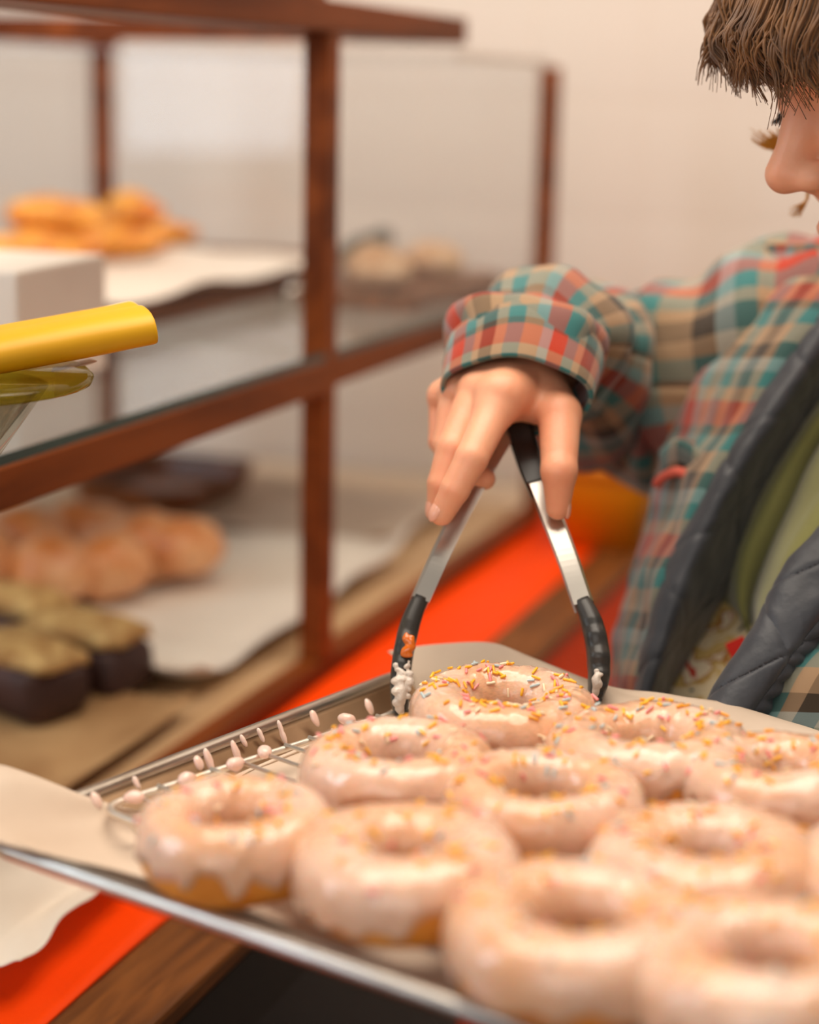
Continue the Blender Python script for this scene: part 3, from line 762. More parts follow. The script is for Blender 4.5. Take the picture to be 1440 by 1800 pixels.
ra = [P(912, 748, 1.072), P(926, 792, 1.066), P(958, 876, 1.046), P(996, 975, 1.028), P(1027, 1066, 1.015)]
steel_hi = mat('polished_steel', srgb(200, 194, 186), 0.3, 1.0)
arm(la, LFT, (.018, .015), (.0055, .0052), steel_hi, 'arm')
arm(ra, RGT, (.018, .015), (.0060, .0056), steel_hi, 'arm')
obj('hinge_cap', tube(catmull([P(890, 742, 1.078), P(906, 730, 1.076), P(924, 742, 1.074)], 10), [.006, .009, .010, .011, .011, .011, .011, .010, .009, .006], 12), black_plastic, tg)
# black sleeve on the upper part of the right arm
arm([P(911, 746, 1.071), P(925, 790, 1.066), P(938, 826, 1.057), P(950, 856, 1.050)], RGT, (.0196, .0188), (.0074, .0068), black_plastic, 'grip_sleeve')
def paddle(pts, wd, thk, name):
    path = catmull(pts, 36); T = np.gradient(path, axis=0); T /= np.linalg.norm(T, axis=1)[:, None]; V = []
    for i in range(36):
        D = _fw - T[i] * (_fw @ T[i]); D /= np.linalg.norm(D); O = np.cross(D, T[i])
        f = i / 35; w_ = np.interp(f, np.linspace(0, 1, len(wd)), wd); h = np.interp(f, np.linspace(0, 1, len(thk)), thk)
        scal = 1 + .10 * math.sin(f * 42) * (f > .25)
        for k in range(12):
            a = 2*math.pi*k/12; ca, sa = math.cos(a), math.sin(a)
            V.append(path[i] + D * w_/2 * math.copysign(abs(ca)**.6, ca) * scal + O * h/2 * math.copysign(abs(sa)**.6, sa))
    Fc = grid_faces(36, 12, True) + [tuple(range(12)), tuple(reversed(range(35*12, 36*12)))]
    return obj(name, (np.array(V), Fc), black_rubber, tg)
lp = [P(739, 1052, 1.021), P(722, 1095, 1.017), P(709, 1150, 1.012), P(703, 1205, 1.008), P(704, 1245, 1.005), P(707, 1274, 1.003)]
rp_ = [P(1025, 1060, 1.016), P(1040, 1095, 1.010), P(1050, 1140, 1.003), P(1053, 1185, .998), P(1050, 1215, .995), P(1049, 1232, .993)]
lt = paddle(lp, (.016, .022, .024, .020, .010), (.0092, .0115, .0115, .0100, .0048), 'silicone_tip')
rt_ = paddle(rp_, (.016, .022, .024, .020, .012), (.0100, .0125, .0125, .0100, .0055), 'silicone_tip')
smear = mat('icing_smear', srgb(226, 214, 202), 0.3, c2=srgb(206, 190, 176), scale=200, bump=0.4, bscale=260, coat=.3)
amber = mat('amber_glaze', srgb(222, 110, 24), 0.15, coat=.6)
def blob(path, rr, m, par, seed):
    p_ = catmull(path, 14); r_ = np.interp(np.linspace(0, 1, 14), np.linspace(0, 1, len(rr)), rr); rn = random.Random(seed)
    f = Field(p_.min(0) - .007, p_.max(0) + .007, .0006)
    for q, r in zip(p_, r_):
        f.ell(q + _rt * rn.uniform(-.0016, .0016) + _up * rn.uniform(-.0012, .0012), (r * rn.uniform(.5, 1.15), r * rn.uniform(.6, 1.0), r * rn.uniform(.5, 1.1)), k=.0012)
    return obj('icing_smear', f.mesh(), m, par)
kd = -.012
blob([P(700, 1172, 1.011 + kd), P(706, 1200, 1.008 + kd), P(702, 1228, 1.006 + kd), P(706, 1252, 1.003 + kd*.6)], (.002, .0042, .0040, .0020), smear, lt, 1.0)['label'] = 'white icing smeared on the tip'
blob([P(716, 1165, 1.011 + kd), P(717, 1196, 1.008 + kd), P(714, 1225, 1.006 + kd)], (.0012, .0026, .0018), smear, lt, 6.0)['label'] = 'white icing smeared on the tip'
blob([P(717, 1116, 1.014 + kd), P(720, 1132, 1.013 + kd), P(716, 1152, 1.012 + kd)], (.0016, .0026, .0022), amber, lt, 3.0)['label'] = 'amber drop of glaze'
blob([P(1050, 1178, .998 + kd), P(1051, 1200, .996 + kd), P(1049, 1222, .994 + kd*.7)], (.0012, .0026, .0022), smear, rt_, 4.0)['label'] = 'white icing smeared on the tip'

# ------------------------------------------------------------------ person
skin = mat('skin', srgb(242, 178, 142), 0.45, c2=srgb(234, 160, 124), scale=26, bump=0.06, bscale=300, sss=0.35, ssr=(1, .35, .2))
# head frame
HY, HP = R_(16), R_(24)
fh = np.array([-math.cos(HY), -math.sin(HY), 0]); HF = math.cos(HP) * fh + np.array([0, 0, -math.sin(HP)])
HU = math.cos(HP) * ZV * 0 + math.cos(HP) * np.array([0, 0, 1.0]) + math.sin(HP) * fh
HS = np.cross(HF, HU)                   # towards the person's right, the far side
nose_tip = np.array([0, .1212, -.026])
def H0(): return P(1352, 326, 1.0) - (HS * nose_tip[0] + HF * nose_tip[1] + HU * nose_tip[2])
HO = H0()
def HL(s_, f_, u_): return HO + HS * s_ + HF * f_ + HU * u_
hax = (HS, HF, HU)
fd = Field(HO - .20, HO + .20, .0020)
fd.ell(HL(0, -.012, .045), (.074, .096, .088), hax)
fd.ell(HL(0, .030, -.030), (.057, .062, .085), hax, k=.03)
fd.ell(HL(0, .060, -.088), (.024, .024, .020), hax, k=.02)
for s_ in (-1, 1):
    fd.ell(HL(s_*.036, .055, -.034), (.024, .026, .026), hax, k=.02)
    fd.cone(HL(0, .086, .030), HL(s_*.042, .076, .024), .010, .011, k=.012)
    fd.ell(HL(s_*.033, .100, .004), (.016, .014, .011), hax, k=.012, sub=True)
    fd.ell(HL(s_*.032, .0720, .003), (.0145, .0140, .0125), hax, k=.003)
    fd.ell(HL(s_*.0125, .1000, -.0295), (.0085, .0105, .0075), hax, k=.005)
    fd.ell(HL(s_*.007, .106, -.0375), (.0032, .0045, .003), hax, k=.003, sub=True)
    fd.ell(HL(s_*.076, -.012, -.008), (.007, .018, .030), hax, k=.006)
    fd.ell(HL(s_*.081, -.008, -.006), (.004, .010, .018), hax, k=.004, sub=True)
fd.cone(HL(0, .085, .022), HL(0, .094, -.006), .0080, .0088, k=.010)
fd.cone(HL(0, .094, -.006), HL(0, .110, -.024), .0090, .0112, k=.008)
fd.cone(HL(0, .084, -.048), HL(0, .096, -.036), .006, .005, k=.010)
for s_ in (-1, 1):
    fd.cone(HL(0, .0955, -.0625), HL(s_*.021, .083, -.0655), .0058, .0030, k=.004)
    fd.cone(HL(0, .0935, -.0735), HL(s_*.020, .082, -.0685), .0062, .0030, k=.004)
fd.cone(HL(-.022, .098, -.0682), HL(.022, .098, -.0682), .0022, .0022, k=.002, sub=True)
fd.cone(HL(0, -.020, -.05), HL(0, -.045, -.16), .052, .056, k=.02)
head = fd.mesh()
# right hand round the tongs
def hp(l): return [P(*q) for q in l]
fh_ = Field(P(860, 740, 1.055) - np.array([.085, .085, .105]), P(860, 740, 1.055) + np.array([.085, .085, .105]), .0011)
wr = P(950, 632, 1.105); el = P(1060, 640, 1.36)
MC = hp([(880, 700, 1.035), (838, 688, 1.052), (803, 690, 1.070), (781, 699, 1.088)])
CARP = hp([(925, 655, 1.075), (905, 648, 1.083), (888, 648, 1.092), (876, 655, 1.102)])
fh_.cone(wr, el, .025, .030, k=.010)
for c, m_, r0, r1 in zip(CARP, MC, (.0150, .0150, .0145, .0135), (.0118, .0112, .0106, .0096)):
    fh_.cone(wr, c, .020, r0, k=.012); fh_.cone(c, m_, r0, r1, k=.012)
for i in range(3): fh_.cone(MC[i] * .7 + CARP[i] * .3, MC[i+1] * .7 + CARP[i+1] * .3, .0105, .0100, k=.008)
for i in range(4): fh_.ell(MC[i] + np.array([0, -.0035, .002]), (.0088, .0088, .0088), k=.006)
FING = [(hp([(880, 700, 1.035), (829, 806, 1.008), (800, 860, 1.008), (777, 903, 1.012)]), (.0112, .0093, .0083, .0068)),
        (hp([(838, 688, 1.052), (795, 790, 1.028), (777, 850, 1.026), (770, 893, 1.030)]), (.0108, .0092, .0082, .0066)),
        (hp([(803, 690, 1.070), (786, 783, 1.058), (806, 832, 1.052), (852, 842, 1.048)]), (.0102, .0085, .0078, .0064)),
        (hp([(781, 699, 1.088), (776, 775, 1.082), (800, 808, 1.072), (846, 806, 1.066)]), (.0092, .0076, .0068, .0056))]
for pts, rs in FING: fh_.chain(pts, rs, k=.0014)
th = hp([(940, 672, 1.078), (984, 728, 1.045), (983, 828, 1.022), (981, 893, 1.026)])
fh_.chain(th, (.017, .0124, .0100, .0068), k=.003)
fh_.cone(th[0], MC[0], .014, .011, k=.014)
fh_.cone(P(960, 705, 1.064), P(890, 705, 1.05), .0095, .0095, k=.010)
hand = fh_.mesh()
# trunk, arms, legs (under the clothes) and the left hand that holds the pan
fb_ = Field((-.02, .60, 0.0), (.95, 1.75, 1.52), .0085)
shR = P(1400, 590, 1.27); shL = np.array([.50, 1.02, 1.33]); nk = HL(0, -.045, -.16)
chest = (shR + shL) / 2 + np.array([.03, .03, -.10]); hipc = np.array([.40, 1.14, .88])
fb_.cone(nk, (shR + shL) / 2 + np.array([.02, .02, .0]), .055, .06, k=.04)
fb_.cone(shR + np.array([.03, 0, -.02]), shL + np.array([-.03, 0, -.02]), .058, .058, k=.05)
fb_.ell(chest, (.135, .12, .17), k=.05)
fb_.cone(chest, hipc, .115, .125, k=.05)
fb_.cone(shR, el, .045, .036, k=.02); fb_.cone(el, wr, .034, .026, k=.02)
elL = np.array([.60, .86, 1.12]); wrL = TP(TL + .045, .20, ZR - .02)
fb_.cone(shL, elL, .045, .038, k=.02); fb_.cone(elL, wrL, .036, .025, k=.02)
for sg_, kx in ((-1, (.36, 1.24)), (1, (.43, 1.02))):
    fb_.cone(hipc + np.array([.0, -.07 * sg_, -.06]), (kx[0], kx[1], .48), .088, .058, k=.04)
    fb_.cone((kx[0], kx[1], .48), (kx[0] + .02, kx[1], .09), .056, .040, k=.02)
    fb_.cone((kx[0] + .03, kx[1], .045), (kx[0] - .14, kx[1] - .01, .035), .042, .034, k=.02)
trunk = fb_.mesh()
fl_ = Field(wrL - .12, wrL + .12, .0022)
fl_.cone(elL * .4 + wrL * .6, wrL, .028, .025, k=.01)
pc = TP(TL + .012, .20, ZR - .020)
for k_ in range(4):
    m_ = TP(TL + .008, .165 + .022 * k_, ZR - .022); fl_.cone(wrL, m_, .017, .011, k=.012)
    fl_.chain([m_, TP(TL - .022, .160 + .023 * k_, ZR - .030), TP(TL - .040, .160 + .023 * k_, ZR - .029)], (.0105, .009, .0075), k=.004)
fl_.chain([wrL, TP(TL + .022, .158, ZR + .008), TP(TL - .006, .165, ZR + .013)], (.016, .0115, .0085), k=.006)
handL = fl_.mesh()
person = obj('person', merge(head, hand, trunk, handL), skin)
tag(person, 'person in a plaid jacket leaning over the pan and lifting a donut with tongs', 'person')

# fingernails of the right hand
nail_m = mat('fingernail', srgb(238, 176, 150), 0.25, coat=.3)
for (pts, rs), dr in ((FING[0], -_rt * .75 - _fw * .55), (FING[1], -_rt * .85 - _fw * .35), ((th, (0, 0, 0, .0068)), _rt * .9 - _fw * .1)):
    ax_ = pts[3] - pts[2]; ax_ /= np.linalg.norm(ax_); dd = dr - ax_ * (dr @ ax_); dd /= np.linalg.norm(dd); sd_ = np.cross(ax_, dd)
    obj('fingernail', ellipsoid(pts[3] - ax_ * .0005 + dd * (rs[3] * .80), (.0042, .0068, .0020), (sd_, ax_, dd), 14, 10), nail_m, person)
# face details
lash_m = mat('dark_lashes', srgb(30, 20, 16), 0.6); lip_m = mat('lips', srgb(206, 104, 88), 0.4, sss=.2)
lv_ = []
for s_ in (1, -1):
    ec = HL(s_*.032, .0720, .003)
    parts = []
    for k in range(15):
        a = (k / 14 - .5) * 1.5
        q = ec + (HS * math.sin(a) * .0148 + HF * math.cos(a) * .0146 - HU * .0045)
        o_ = HS * math.sin(a) + HF * math.cos(a)
        parts.append(tube([q, q + o_ * .0028 - HU * .0020, q + o_ * .0055 - HU * .0024 ], [.00045, .0003, .0001], 5))
        parts.append(ellipsoid(q, (.0012, .0012, .0008), nu=6, nv=4))
    obj('eyelashes', merge(*parts), lash_m, person)
# hair: a cap over the skull and many tapered locks
hair_m = mat('brown_hair', srgb(140, 94, 48), 0.4, c2=srgb(84, 52, 25), scale=60, sheen=.2, lo=.3, hi=.7)
gold_m = mat('golden_hair', srgb(206, 148, 52), 0.45, c2=srgb(178, 116, 34), scale=60)
fc_ = Field(HO - .16, HO + .17, .0035)
fc_.ell(HL(0, -.018, .050), (.083, .104, .096), hax)
fc_.ell(HL(0, -.040, -.02), (.080, .075, .085), hax, k=.03)
fc_.ell(HL(0, .110, -.045), (.085, .075, .085), hax, k=.01, sub=True)
cap_ = fc_.mesh()
rnd = random.Random(5); locks = [cap_]
def lock(pts, r, n=16):
    p = catmull(pts, n); t = np.linspace(0, 1, n)
    return tube(p, np.maximum(r * (0.45 + .55 * np.sin(np.pi * np.clip(t * .9 + .12, 0, 1))) * np.clip((1 - t) * 3.5, .12, 1), .0002), 5)
DN = np.array([0, 0, -1.0])
for ci in range(150):
    az = rnd.uniform(-1.35, 1.1) if ci < 95 else rnd.uniform(-math.pi, math.pi)       # 0 = over the face
    front = -1.35 < az < 1.15
    if not front and math.sin(az) > 0 and math.cos(az) > -.35: continue
    lnc = rnd.uniform(.026, .050) + .036 * max(0, -math.sin(az)) if front else rnd.uniform(.10, .16)
    wav, wph = rnd.uniform(.001, .0035), rnd.uniform(0, 6.28)
    gc = rnd.uniform(1.0, 1.10); tipf, tips = rnd.uniform(-.016, .008), .012 * rnd.uniform(-1, 1)
    for k in range(16):
        a2 = az + rnd.gauss(0, .07); ca, sa = math.cos(a2), math.sin(a2); g = gc + rnd.uniform(-.02, .02)
        root = HL(.018 * sa + rnd.uniform(-.02, .02), -.020 + .02 * ca, .146)
        m1 = HL(.055 * sa * g, -.014 + .068 * ca * g, .122 + rnd.uniform(-.004, .010))
        m2 = HL(.086 * sa * g, -.010 + .105 * ca * g, .070 + rnd.uniform(-.005, .005))
        cc = HL(.086 * math.sin(az) * gc, -.010 + .105 * math.cos(az) * gc, .070)
        ln = lnc * rnd.uniform(.72, 1.08)
        e1 = (m2 * .65 + cc * .35) + DN * ln * .5 + (fh * .008 if front else HS * sa * .012) + HS * wav * math.sin(wph) + fh * wav * math.cos(wph)
        e2 = (m2 * .25 + cc * .75) + DN * ln + fh * tipf + HS * tips + HS * rnd.uniform(-.002, .002) + fh * rnd.uniform(-.003, .003)
        e15 = (e1 + e2) / 2 - HS * wav * math.sin(wph) - fh * wav * 1.2 * math.cos(wph)
        locks.append(lock([root, m1, m2, e1, e15, e2], rnd.uniform(.0004, .0011) if front else rnd.uniform(.0008, .0018), 18))
# long thin strands in front of the brow
for i in range(120):
    x0, x1 = rnd.uniform(1268, 1360), 0
    d0 = rnd.uniform(.985, 1.045); yy = np.interp(x0, [1268, 1300, 1320, 1345, 1360], [70, 130, 165, 150, 165]) + rnd.uniform(-40, 6)
    cu = rnd.uniform(-6, 26)
    locks.append(lock([HL(rnd.uniform(-.03, .03), 0, .148), P(1330 + rnd.uniform(-20, 60), -110, d0 + .02), P(x0 - 6 + rnd.uniform(-8, 8), -20 + rnd.uniform(-20, 20), d0), P(x0 + rnd.uniform(-6, 6), yy * .55, d0), P(x0 + cu * .5, yy, d0), P(x0 + cu * 1.3, yy - 4, d0 + .004)], rnd.uniform(.0004, .0011), 20))
obj('hair', merge(*locks), hair_m, person)
wl_ = []
for i in range(46):
    tx, ty = rnd.uniform(1318, 1372), rnd.uniform(232, 258)
    wl_.append(lock([HL(.070, .030, .03) + HS * rnd.uniform(-.004, .008), P(1392, 205 + rnd.uniform(-14, 10), 1.09), P(1378 + rnd.uniform(-6, 8), 250 + rnd.uniform(-10, 8), 1.09), P((tx + 1380) / 2, ty + 6, 1.088), P(tx, ty - rnd.uniform(4, 16), 1.085)], rnd.uniform(.0006, .0014), 14))
for i in range(22):
    tx, ty = rnd.uniform(1385, 1412), rnd.uniform(362, 382)
    wl_.append(lock([HL(.070, .024, 0.0), P(1425, 320, 1.09), P(1418, 352, 1.09), P(tx, ty, 1.085)], rnd.uniform(.0005, .0010), 10))
wh = obj('hair_wisps', merge(*wl_), gold_m, person); wh['label'] = 'golden curled wisps on the far side of the face'

# ------------------------------------------------------------------ clothes
def plaid_mat():
    m = bpy.data.materials.new('plaid_flannel'); m.use_nodes = True; nt = m.node_tree; b = nt.nodes['Principled BSDF']
    b.inputs['Roughness'].default_value = .85; b.inputs['Sheen Weight'].default_value = .25; b.inputs['Specular IOR Level'].default_value = .2
    tc = nt.nodes.new('ShaderNodeTexCoord'); sp = nt.nodes.new('ShaderNodeSeparateXYZ'); nt.links.new(tc.outputs['UV'], sp.inputs[0])
    teal, tan, dk, coral, pale, red = srgb(84, 140, 138), srgb(196, 164, 134), srgb(70, 58, 46), srgb(214, 92, 76), srgb(164, 184, 182), srgb(150, 46, 40)
    def ramp(ax, per, off, stops):
        a = nt.nodes.new('ShaderNodeMath'); a.operation = 'MULTIPLY_ADD'; a.inputs[1].default_value = 1 / per; a.inputs[2].default_value = off
        f = nt.nodes.new('ShaderNodeMath'); f.operation = 'FRACT'; r = nt.nodes.new('ShaderNodeValToRGB'); r.color_ramp.interpolation = 'CONSTANT'
        nt.links.new(sp.outputs[ax], a.inputs[0]); nt.links.new(a.outputs[0], f.inputs[0]); nt.links.new(f.outputs[0], r.inputs[0])
        e = r.color_ramp.elements; e[0].position = 0; e[0].color = stops[0][1]; e[1].position = stops[1][0]; e[1].color = stops[1][1]
        for p_, c_ in stops[2:]:
            n_ = e.new(p_); n_.color = c_
        return r
    r1 = ramp('X', .098, .13, [(0, tan), (.16, teal), (.30, tan), (.40, dk), (.54, tan), (.62, teal), (.74, coral), (.90, pale)])
    r2 = ramp('Y', .098, .37, [(0, teal), (.14, tan), (.30, dk), (.42, pale), (.52, teal), (.64, tan), (.74, coral), (.92, dk)])
    mx = nt.nodes.new('ShaderNodeMix'); mx.data_type = 'RGBA'; mx.inputs[0].default_value = .5
    nt.links.new(r1.outputs[0], mx.inputs[6]); nt.links.new(r2.outputs[0], mx.inputs[7])
    n = nt.nodes.new('ShaderNodeTexNoise'); n.inputs['Scale'].default_value = 900; n.inputs['Detail'].default_value = 1
    hs = nt.nodes.new('ShaderNodeHueSaturation'); hs.inputs['Saturation'].default_value = 1.15; hs.inputs['Value'].default_value = 0.66
    nt.links.new(mx.outputs[2], hs.inputs['Color']); nt.links.new(hs.outputs[0], b.inputs['Base Color'])
    bp = nt.nodes.new('ShaderNodeBump'); bp.inputs['Strength'].default_value = .25; bp.inputs['Distance'].default_value = .001
    nt.links.new(n.outputs[0], bp.inputs['Height']); nt.links.new(bp.outputs[0], b.inputs['Normal'])
    return m
plaid = plaid_mat()
lining = mat('quilted_lining', srgb(62, 64, 70), 0.5, c2=srgb(50, 52, 58), scale=30, bump=0.25, bscale=90, sheen=.15)
green = mat('green_shirt', srgb(144, 142, 82), 0.85, c2=srgb(126, 124, 68), scale=14, sheen=.3, bump=.1, bscale=400)
denim = mat('navy_trousers', srgb(34, 40, 52), 0.85, c2=srgb(26, 32, 42), scale=40)

def sleeve(stations, nr, nc, folds, name, parent, m=plaid, th=.0016, uvr=.062, uvo=0.0, uvs=1.0):
    """stations: centre, half width, half height, axis direction is taken from the neighbours"""
    C_ = np.array([q[0] for q in stations]); C2 = catmull(C_, nr)
    rx = np.interp(np.linspace(0, 1, nr), np.linspace(0, 1, len(stations)), [q[1] for q in stations])
    rz = np.interp(np.linspace(0, 1, nr), np.linspace(0, 1, len(stations)), [q[2] for q in stations])
    T = np.gradient(C2, axis=0); T /= np.linalg.norm(T, axis=1)[:, None]
    V, UV = [], []; along = np.concatenate([[0], np.cumsum(np.linalg.norm(np.diff(C2, axis=0), axis=1))])
    for i in range(nr):
        up_ = np.array([0, 0, 1.0]) - T[i] * T[i][2]; up_ /= np.linalg.norm(up_); sd = np.cross(T[i], up_)
        for j in range(nc + 1):
            a = 2 * math.pi * (j % nc) / nc
            d = folds(i / (nr - 1), a)
            V.append(C2[i] + sd * math.cos(a) * (rx[i] + d) + up_ * math.sin(a) * (rz[i] + d))
            UV.append((j / nc * 2 * math.pi * uvr, along[i] * uvs + uvo))
    return obj(name, (np.array(V), grid_faces(nr, nc + 1)), m, parent, uv=UV, solid=th)
jk = person
def fold_r(t, a):
    f = .0060 * math.sin(t * 46 + 2.2 * math.sin(a * 1.0 + 1) + 3 * nz((math.cos(a), math.sin(a), t * 3), 1.1)) * (.35 + .65 * min(1, t * 5))
    f += .006 * nz((math.cos(a) * 1.5, math.sin(a) * 1.5, t * 7), 1.3)
    if t < .10: f *= t / .10
    return f
slv = sleeve([(P(912, 680, 1.060), .0405, .028), (P(922, 630, 1.085), .0430, .034), (P(938, 600, 1.13), .0470, .040), (P(990, 620, 1.22), .0520, .050), (P(1060, 672, 1.31), .055, .064),
        (P(1160, 688, 1.32), .060, .069), (P(1280, 660, 1.28), .075, .075), (P(1400, 640, 1.26), .085, .085), (P(1480, 640, 1.25), .09, .09)], 110, 72, fold_r, 'jacket_sleeve', jk)
# turned-back cuff band
cf = sleeve([(P(908, 696, 1.052), .0415, .0265), (P(914, 672, 1.062), .0425, .0300), (P(919, 648, 1.076), .0440, .034), (P(922, 634, 1.085), .0440, .0355)], 24, 72, lambda t, a: .0010 * math.sin(a * 5), 'cuff', jk, th=.0028, uvr=.066, uvo=.0251, uvs=1.4)
sleeve([(shL * .72 + shR * .28 + np.array([.03, .03, -.01]), .085, .085), (shL + np.array([.02, .01, -.02]), .085, .085), (shL * .5 + elL * .5, .066, .066), (elL, .058, .058), (elL * .45 + wrL * .55, .05, .05), (elL * .12 + wrL * .88, .042, .042)], 60, 48, fold_r, 'jacket_sleeve', jk)

# jacket front, far side: plaid outside, rolled quilted lining along the opening
far_rows = [(430, 1345, 1530, 1610, 1.26, 1.17, 1.20), (470, 1328, 1505, 1590, 1.26, 1.16, 1.19), (560, 1262, 1446, 1540, 1.25, 1.14, 1.18), (700, 1196, 1348, 1446, 1.25, 1.125, 1.165), (850, 1156, 1258, 1338, 1.25, 1.115, 1.155),
            (980, 1120, 1188, 1286, 1.24, 1.11, 1.15), (1090, 1096, 1152, 1232, 1.235, 1.105, 1.145), (1210, 1072, 1124, 1170, 1.23, 1.10, 1.135), (1330, 1056, 1100, 1130, 1.225, 1.10, 1.13), (1500, 1050, 1085, 1100, 1.22, 1.10, 1.13)]
R1, R2 = [], []
for (y, xl, xf, xi, dl, df, di) in far_rows:
    R1.append([P(xl + 140, y, dl + .20), P(xl + 30, y, dl + .09), P(xl, y, dl), P(xl + (xf - xl) * .35, y, dl * .5 + df * .5 - .004), P(xl + (xf - xl) * .75, y, df + .010), P(xf, y, df + .002), P(xf + 6, y + 2, df + .012)])
    R2.append([P(xf - 4, y, df + .010), P(xf + 2, y, df - .001), P(xf + (xi - xf) * .35, y, df - .008), P(xf + (xi - xf) * .75, y, (df + di) / 2), P(xi, y, di), P(xi + 8, y, di + .02)])
vf, uv = loft(R1, 120, 70, lambda a, b, fi, fj, p: .003 * nz(p, 26, 1) + .0022 * math.sin(b * 60 + 3 * nz(p, 12, 4)) + .002 * nz(p, 60, 2))
obj('jacket_front', vf, plaid, jk, uv=uv, solid=.002)
def quilt(a, b, per=.052, dep=.0032):
    f = min(abs(((a + b) / per) % 1 - .5), abs(((a - b) / per) % 1 - .5)) * 2
    f = 1 - f if False else f
    g = min(1 - abs(((a + b) / per) % 1 * 2 - 1), 1 - abs(((a - b) / per) % 1 * 2 - 1))
    return dep * (min(1, g * 9) ** .6)
vf, uv = loft(R2, 240, 60, lambda a, b, fi, fj, p: -quilt(a, b, .085, .0014) - .0014 * nz(p, 60, 1))
ln1 = obj('jacket_lining', vf, lining, jk, uv=uv, solid=.002); ln1['label'] = 'dark grey quilted lining rolled outward'
# jacket front, near side
near_rows = [(820, 1560, 1720, 1.035), (880, 1500, 1640, 1.03), (940, 1442, 1565, 1.02), (1000, 1390, 1515, 1.012), (1110, 1332, 1436, 1.0), (1225, 1258, 1352, .992), (1330, 1200, 1290, .985), (1480, 1150, 1240, .98)]
R3, R4 = [], []
for (y, xi, xf, d) in near_rows:
    R3.append([P(xi + 26, y, d + .05), P(xi + 4, y, d + .022), P(xi, y, d + .008), P(xi + (xf - xi) * .3, y, d), P(xi + (xf - xi) * .75, y, d - .001), P(xf, y, d + .006), P(xf + 8, y, d + .016)])
    R4.append([P(xf - 2, y + 2, d + .016), P(xf + 14, y, d + .010), P(xf + 90, y, d - .006), P(xf + 240, y, d - .020), P(xf + 420, y, d + .01), P(xf + 560, y, d + .12)])
def ruck(a, b, fi, fj, p):
    seam = math.exp(-((fj - .72) / .035) ** 2) * .0022
    puck = .0013 * math.sin(b * 620 + 2 * nz(p, 60, 3)) * (1 if fj > .72 else 0) * min(1, (fj - .70) * 8)
    return quilt(a, b, .075, .0015) + .0012 * nz(p, 70, 2) - seam + puck
vf, uv = loft(R3, 300, 60, lambda *q: -ruck(*q))
ln2 = obj('jacket_lining', vf, lining, jk, uv=uv, solid=.002); ln2['label'] = 'dark grey quilted lining with a puckered seam'
vf, uv = loft(R4, 120, 80, lambda a, b, fi, fj, p: .003 * nz(p, 24, 5) + .0025 * math.sin(b * 55 + 4 * nz(p, 10, 1)))
obj('jacket_front', vf, plaid, jk, uv=uv, solid=.002)
# jacket body round the back and near side, and the shirt under it
FD = np.array([-.86, -.51, 0])
def torso(extra, cut, lo_z):
    f = Field((.02, .70, .74), (.90, 1.62, 1.50), .009)
    f.cone(shR + np.array([.05, .0, -.03]), shL + np.array([-.02, .01, -.03]), .064 + extra, .066 + extra, k=.05)
    f.ell(chest + np.array([.02, .01, 0]), (.135 + extra, .12 + extra, .17 + extra), k=.05)
    f.cone(chest + np.array([.01, 0, 0]), hipc, .118 + extra, .130 + extra, k=.05)
    sl, (X, Y, Z) = f.block(f.lo, f.lo + f.h * f.n)
    X, Y, Z = X, Y, Z
    c0 = chest
    half = (X - c0[0]) * FD[0] + (Y - c0[1]) * FD[1] - cut
    g = f.f[sl]; f.f[sl] = np.maximum(np.maximum(g, half), lo_z - Z)
    V, Fc = f.mesh()
    ang = np.unwrap(np.arctan2(V[:, 1] - c0[1], V[:, 0] - c0[0])) if False else np.arctan2((V - c0) @ FD, (V - c0) @ np.array([-FD[1], FD[0], 0]))
    return (V, Fc), np.stack([ang * .17, V[:, 2]], 1)
vf, uv = torso(.024, -.004, .80)
obj('jacket_back', vf, plaid, jk, uv=uv)
vf, uv = torso(.006, .06, .86)
obj('shirt_body', vf, green, jk, uv=uv)
# small folded pocket flap where sleeve and front meet
fr_ = [[P(1150 + 14 * t, 838 - 18 * math.sin(t * 3.14) , 1.20 - .01 * t) for t in (0, .33, .66, 1)],
       [P(1158, 846, 1.185), P(1180, 826, 1.165), P(1206, 830, 1.155), P(1226, 858, 1.150)],
       [P(1158, 800, 1.185), P(1182, 776, 1.162), P(1206, 778, 1.152), P(1232, 800, 1.146)],
       [P(1176, 778, 1.20), P(1190, 768, 1.19), P(1210, 770, 1.18), P(1236, 785, 1.17)]]
vf, uv = loft(fr_[1:], 24, 24, lambda a, b, fi, fj, p: .002 * nz(p, 60, 2))
obj('pocket_flap', vf, plaid, jk, uv=uv, solid=.003)
obj('flap_edge', tube(catmull([P(1154, 850, 1.180), P(1170, 836, 1.166), P(1192, 829, 1.155), P(1212, 838, 1.150), P(1228, 858, 1.148)], 16), .0032, 8), mat('coral_edge', srgb(224, 104, 84), .8), jk)
# shirt
shr = []
for y, x0, x1, x2, x3 in [(560, 1530, 1600, 1680, 1800), (700, 1428, 1500, 1580, 1720), (800, 1360, 1432, 1520, 1640), (900, 1305, 1384, 1450, 1560), (980, 1272, 1348, 1400, 1480), (1045, 1274, 1326, 1370, 1420), (1085, 1294, 1322, 1350, 1380), (1118, 1316, 1326, 1340, 1360)]:
    shr.append([P(x0 - 20, y, 1.185), P(x0 + 6, y, 1.170), P((x0 + x1) / 2, y, 1.140), P(x1 - 8, y, 1.142), P(x1, y, 1.150), P(x1 + 10, y, 1.122), P((x1 + x2) / 2, y, 1.095), P(x2, y, 1.075), P(x3, y, 1.065)])
vf, uv = loft(shr, 90, 80, lambda a, b, fi, fj, p: .0012 * nz(p, 30, 2))
obj('shirt', vf, green, jk, uv=uv, solid=.0016)
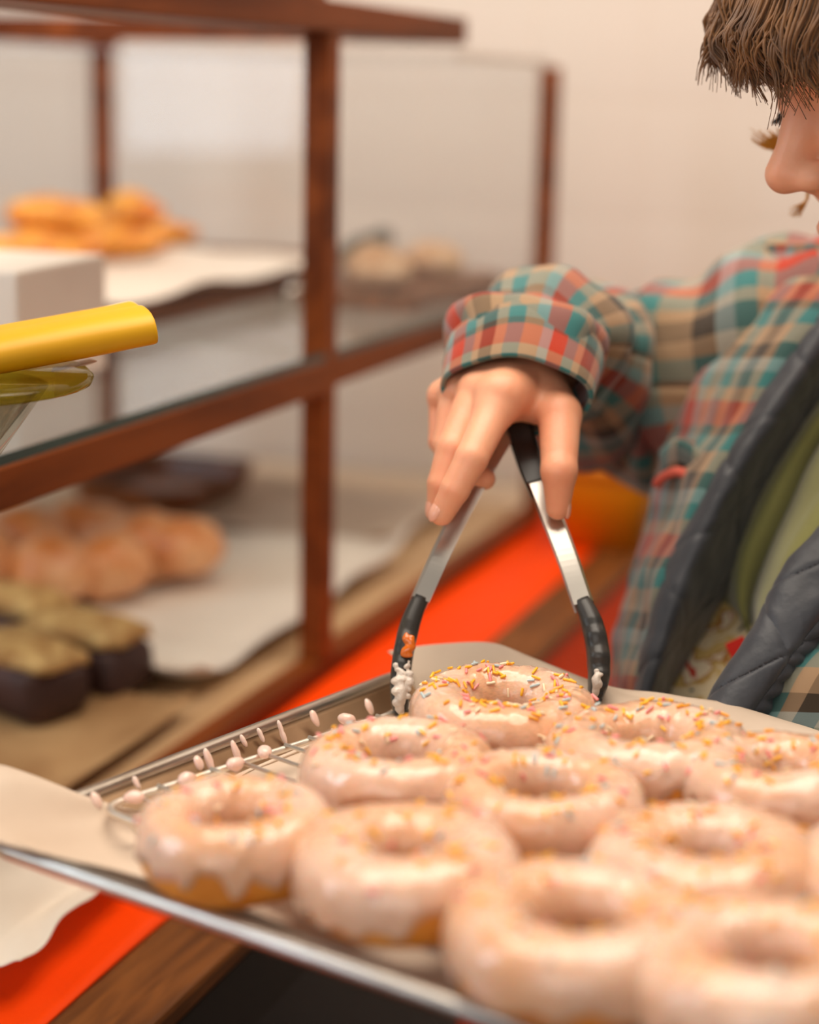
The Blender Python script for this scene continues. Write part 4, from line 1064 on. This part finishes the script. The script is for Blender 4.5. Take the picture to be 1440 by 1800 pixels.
# printed undershirt below the green hem
pm = bpy.data.materials.new('printed_cotton'); pm.use_nodes = True; nt = pm.node_tree; b_ = nt.nodes['Principled BSDF']; b_.inputs['Roughness'].default_value = .85
tc = nt.nodes.new('ShaderNodeTexCoord'); vo = nt.nodes.new('ShaderNodeTexNoise'); vo.inputs['Scale'].default_value = 34; vo.inputs['Detail'].default_value = 3; vo.inputs['Distortion'].default_value = .8
rp2 = nt.nodes.new('ShaderNodeValToRGB'); rp2.color_ramp.interpolation = 'CONSTANT'; e = rp2.color_ramp.elements
e[0].position = 0; e[0].color = srgb(60, 56, 48); e[1].position = .36; e[1].color = srgb(236, 216, 176)
for p_, c_ in ((.50, srgb(222, 190, 120)), (.57, srgb(190, 132, 66)), (.61, srgb(240, 222, 190)), (.68, srgb(206, 44, 26))):
    q = e.new(p_); q.color = c_
nt.links.new(tc.outputs['Object'], vo.inputs[0]); nt.links.new(vo.outputs[0], rp2.inputs[0]); nt.links.new(rp2.outputs[0], b_.inputs['Base Color'])
und = [[P(x0 - 30, y, 1.190 + q), P(x0, y, 1.168 + q), P((x0 + x1) / 2, y, 1.148 + q), P(x1, y, 1.125 + q), P(x1 + 50, y, 1.10 + q)] for q, y, x0, x1 in [(.04, 980, 1270, 1420), (.025, 1050, 1235, 1370), (.005, 1130, 1195, 1330), (-.02, 1230, 1150, 1280), (-.02, 1360, 1120, 1230), (-.02, 1500, 1110, 1200)]]
vf, uv = loft(und, 40, 40, lambda a, b, fi, fj, p: .0025 * nz(p, 30, 8))
us = obj('undershirt', vf, pm, jk, uv=uv, solid=.0014); us['label'] = 'cream cotton with red and brown print'
obj('shirt_tag', box(P(1298, 1141, 1.098), (.012, .002, .012), (_rt * .9 + _up * .43, _fw, _up * .9 - _rt * .43)), mat('red_tag', srgb(222, 36, 20), .7), jk, smooth=False)
# trousers and shoes
ft = Field((.10, .75, .0), (.75, 1.55, 1.06), .008)
for sg_, kx in ((-1, (.36, 1.24)), (1, (.43, 1.02))):
    ft.cone(hipc + np.array([.0, -.07 * sg_, -.02]), (kx[0], kx[1], .48), .108, .078, k=.04)
    ft.cone((kx[0], kx[1], .48), (kx[0] + .02, kx[1], .11), .076, .066, k=.02)
ft.cone(hipc + np.array([0, -.05, .08]), hipc + np.array([0, .05, .08]), .120, .120, k=.03)
obj('trousers', ft.mesh(), denim, jk)
for kx in ((.36, 1.24), (.43, 1.02)):
    fs = Field((kx[0] - .26, kx[1] - .12, -.01), (kx[0] + .16, kx[1] + .12, .16), .006)
    fs.cone((kx[0] + .04, kx[1], .058), (kx[0] - .15, kx[1] - .01, .048), .054, .046, k=.02); fs.cone((kx[0] + .02, kx[1], .11), (kx[0] + .02, kx[1], .06), .055, .055, k=.02)
    V, Fc = fs.mesh(); V[:, 2] = np.maximum(V[:, 2], .001)
    obj('shoe', (V, Fc), black_rubber, jk)
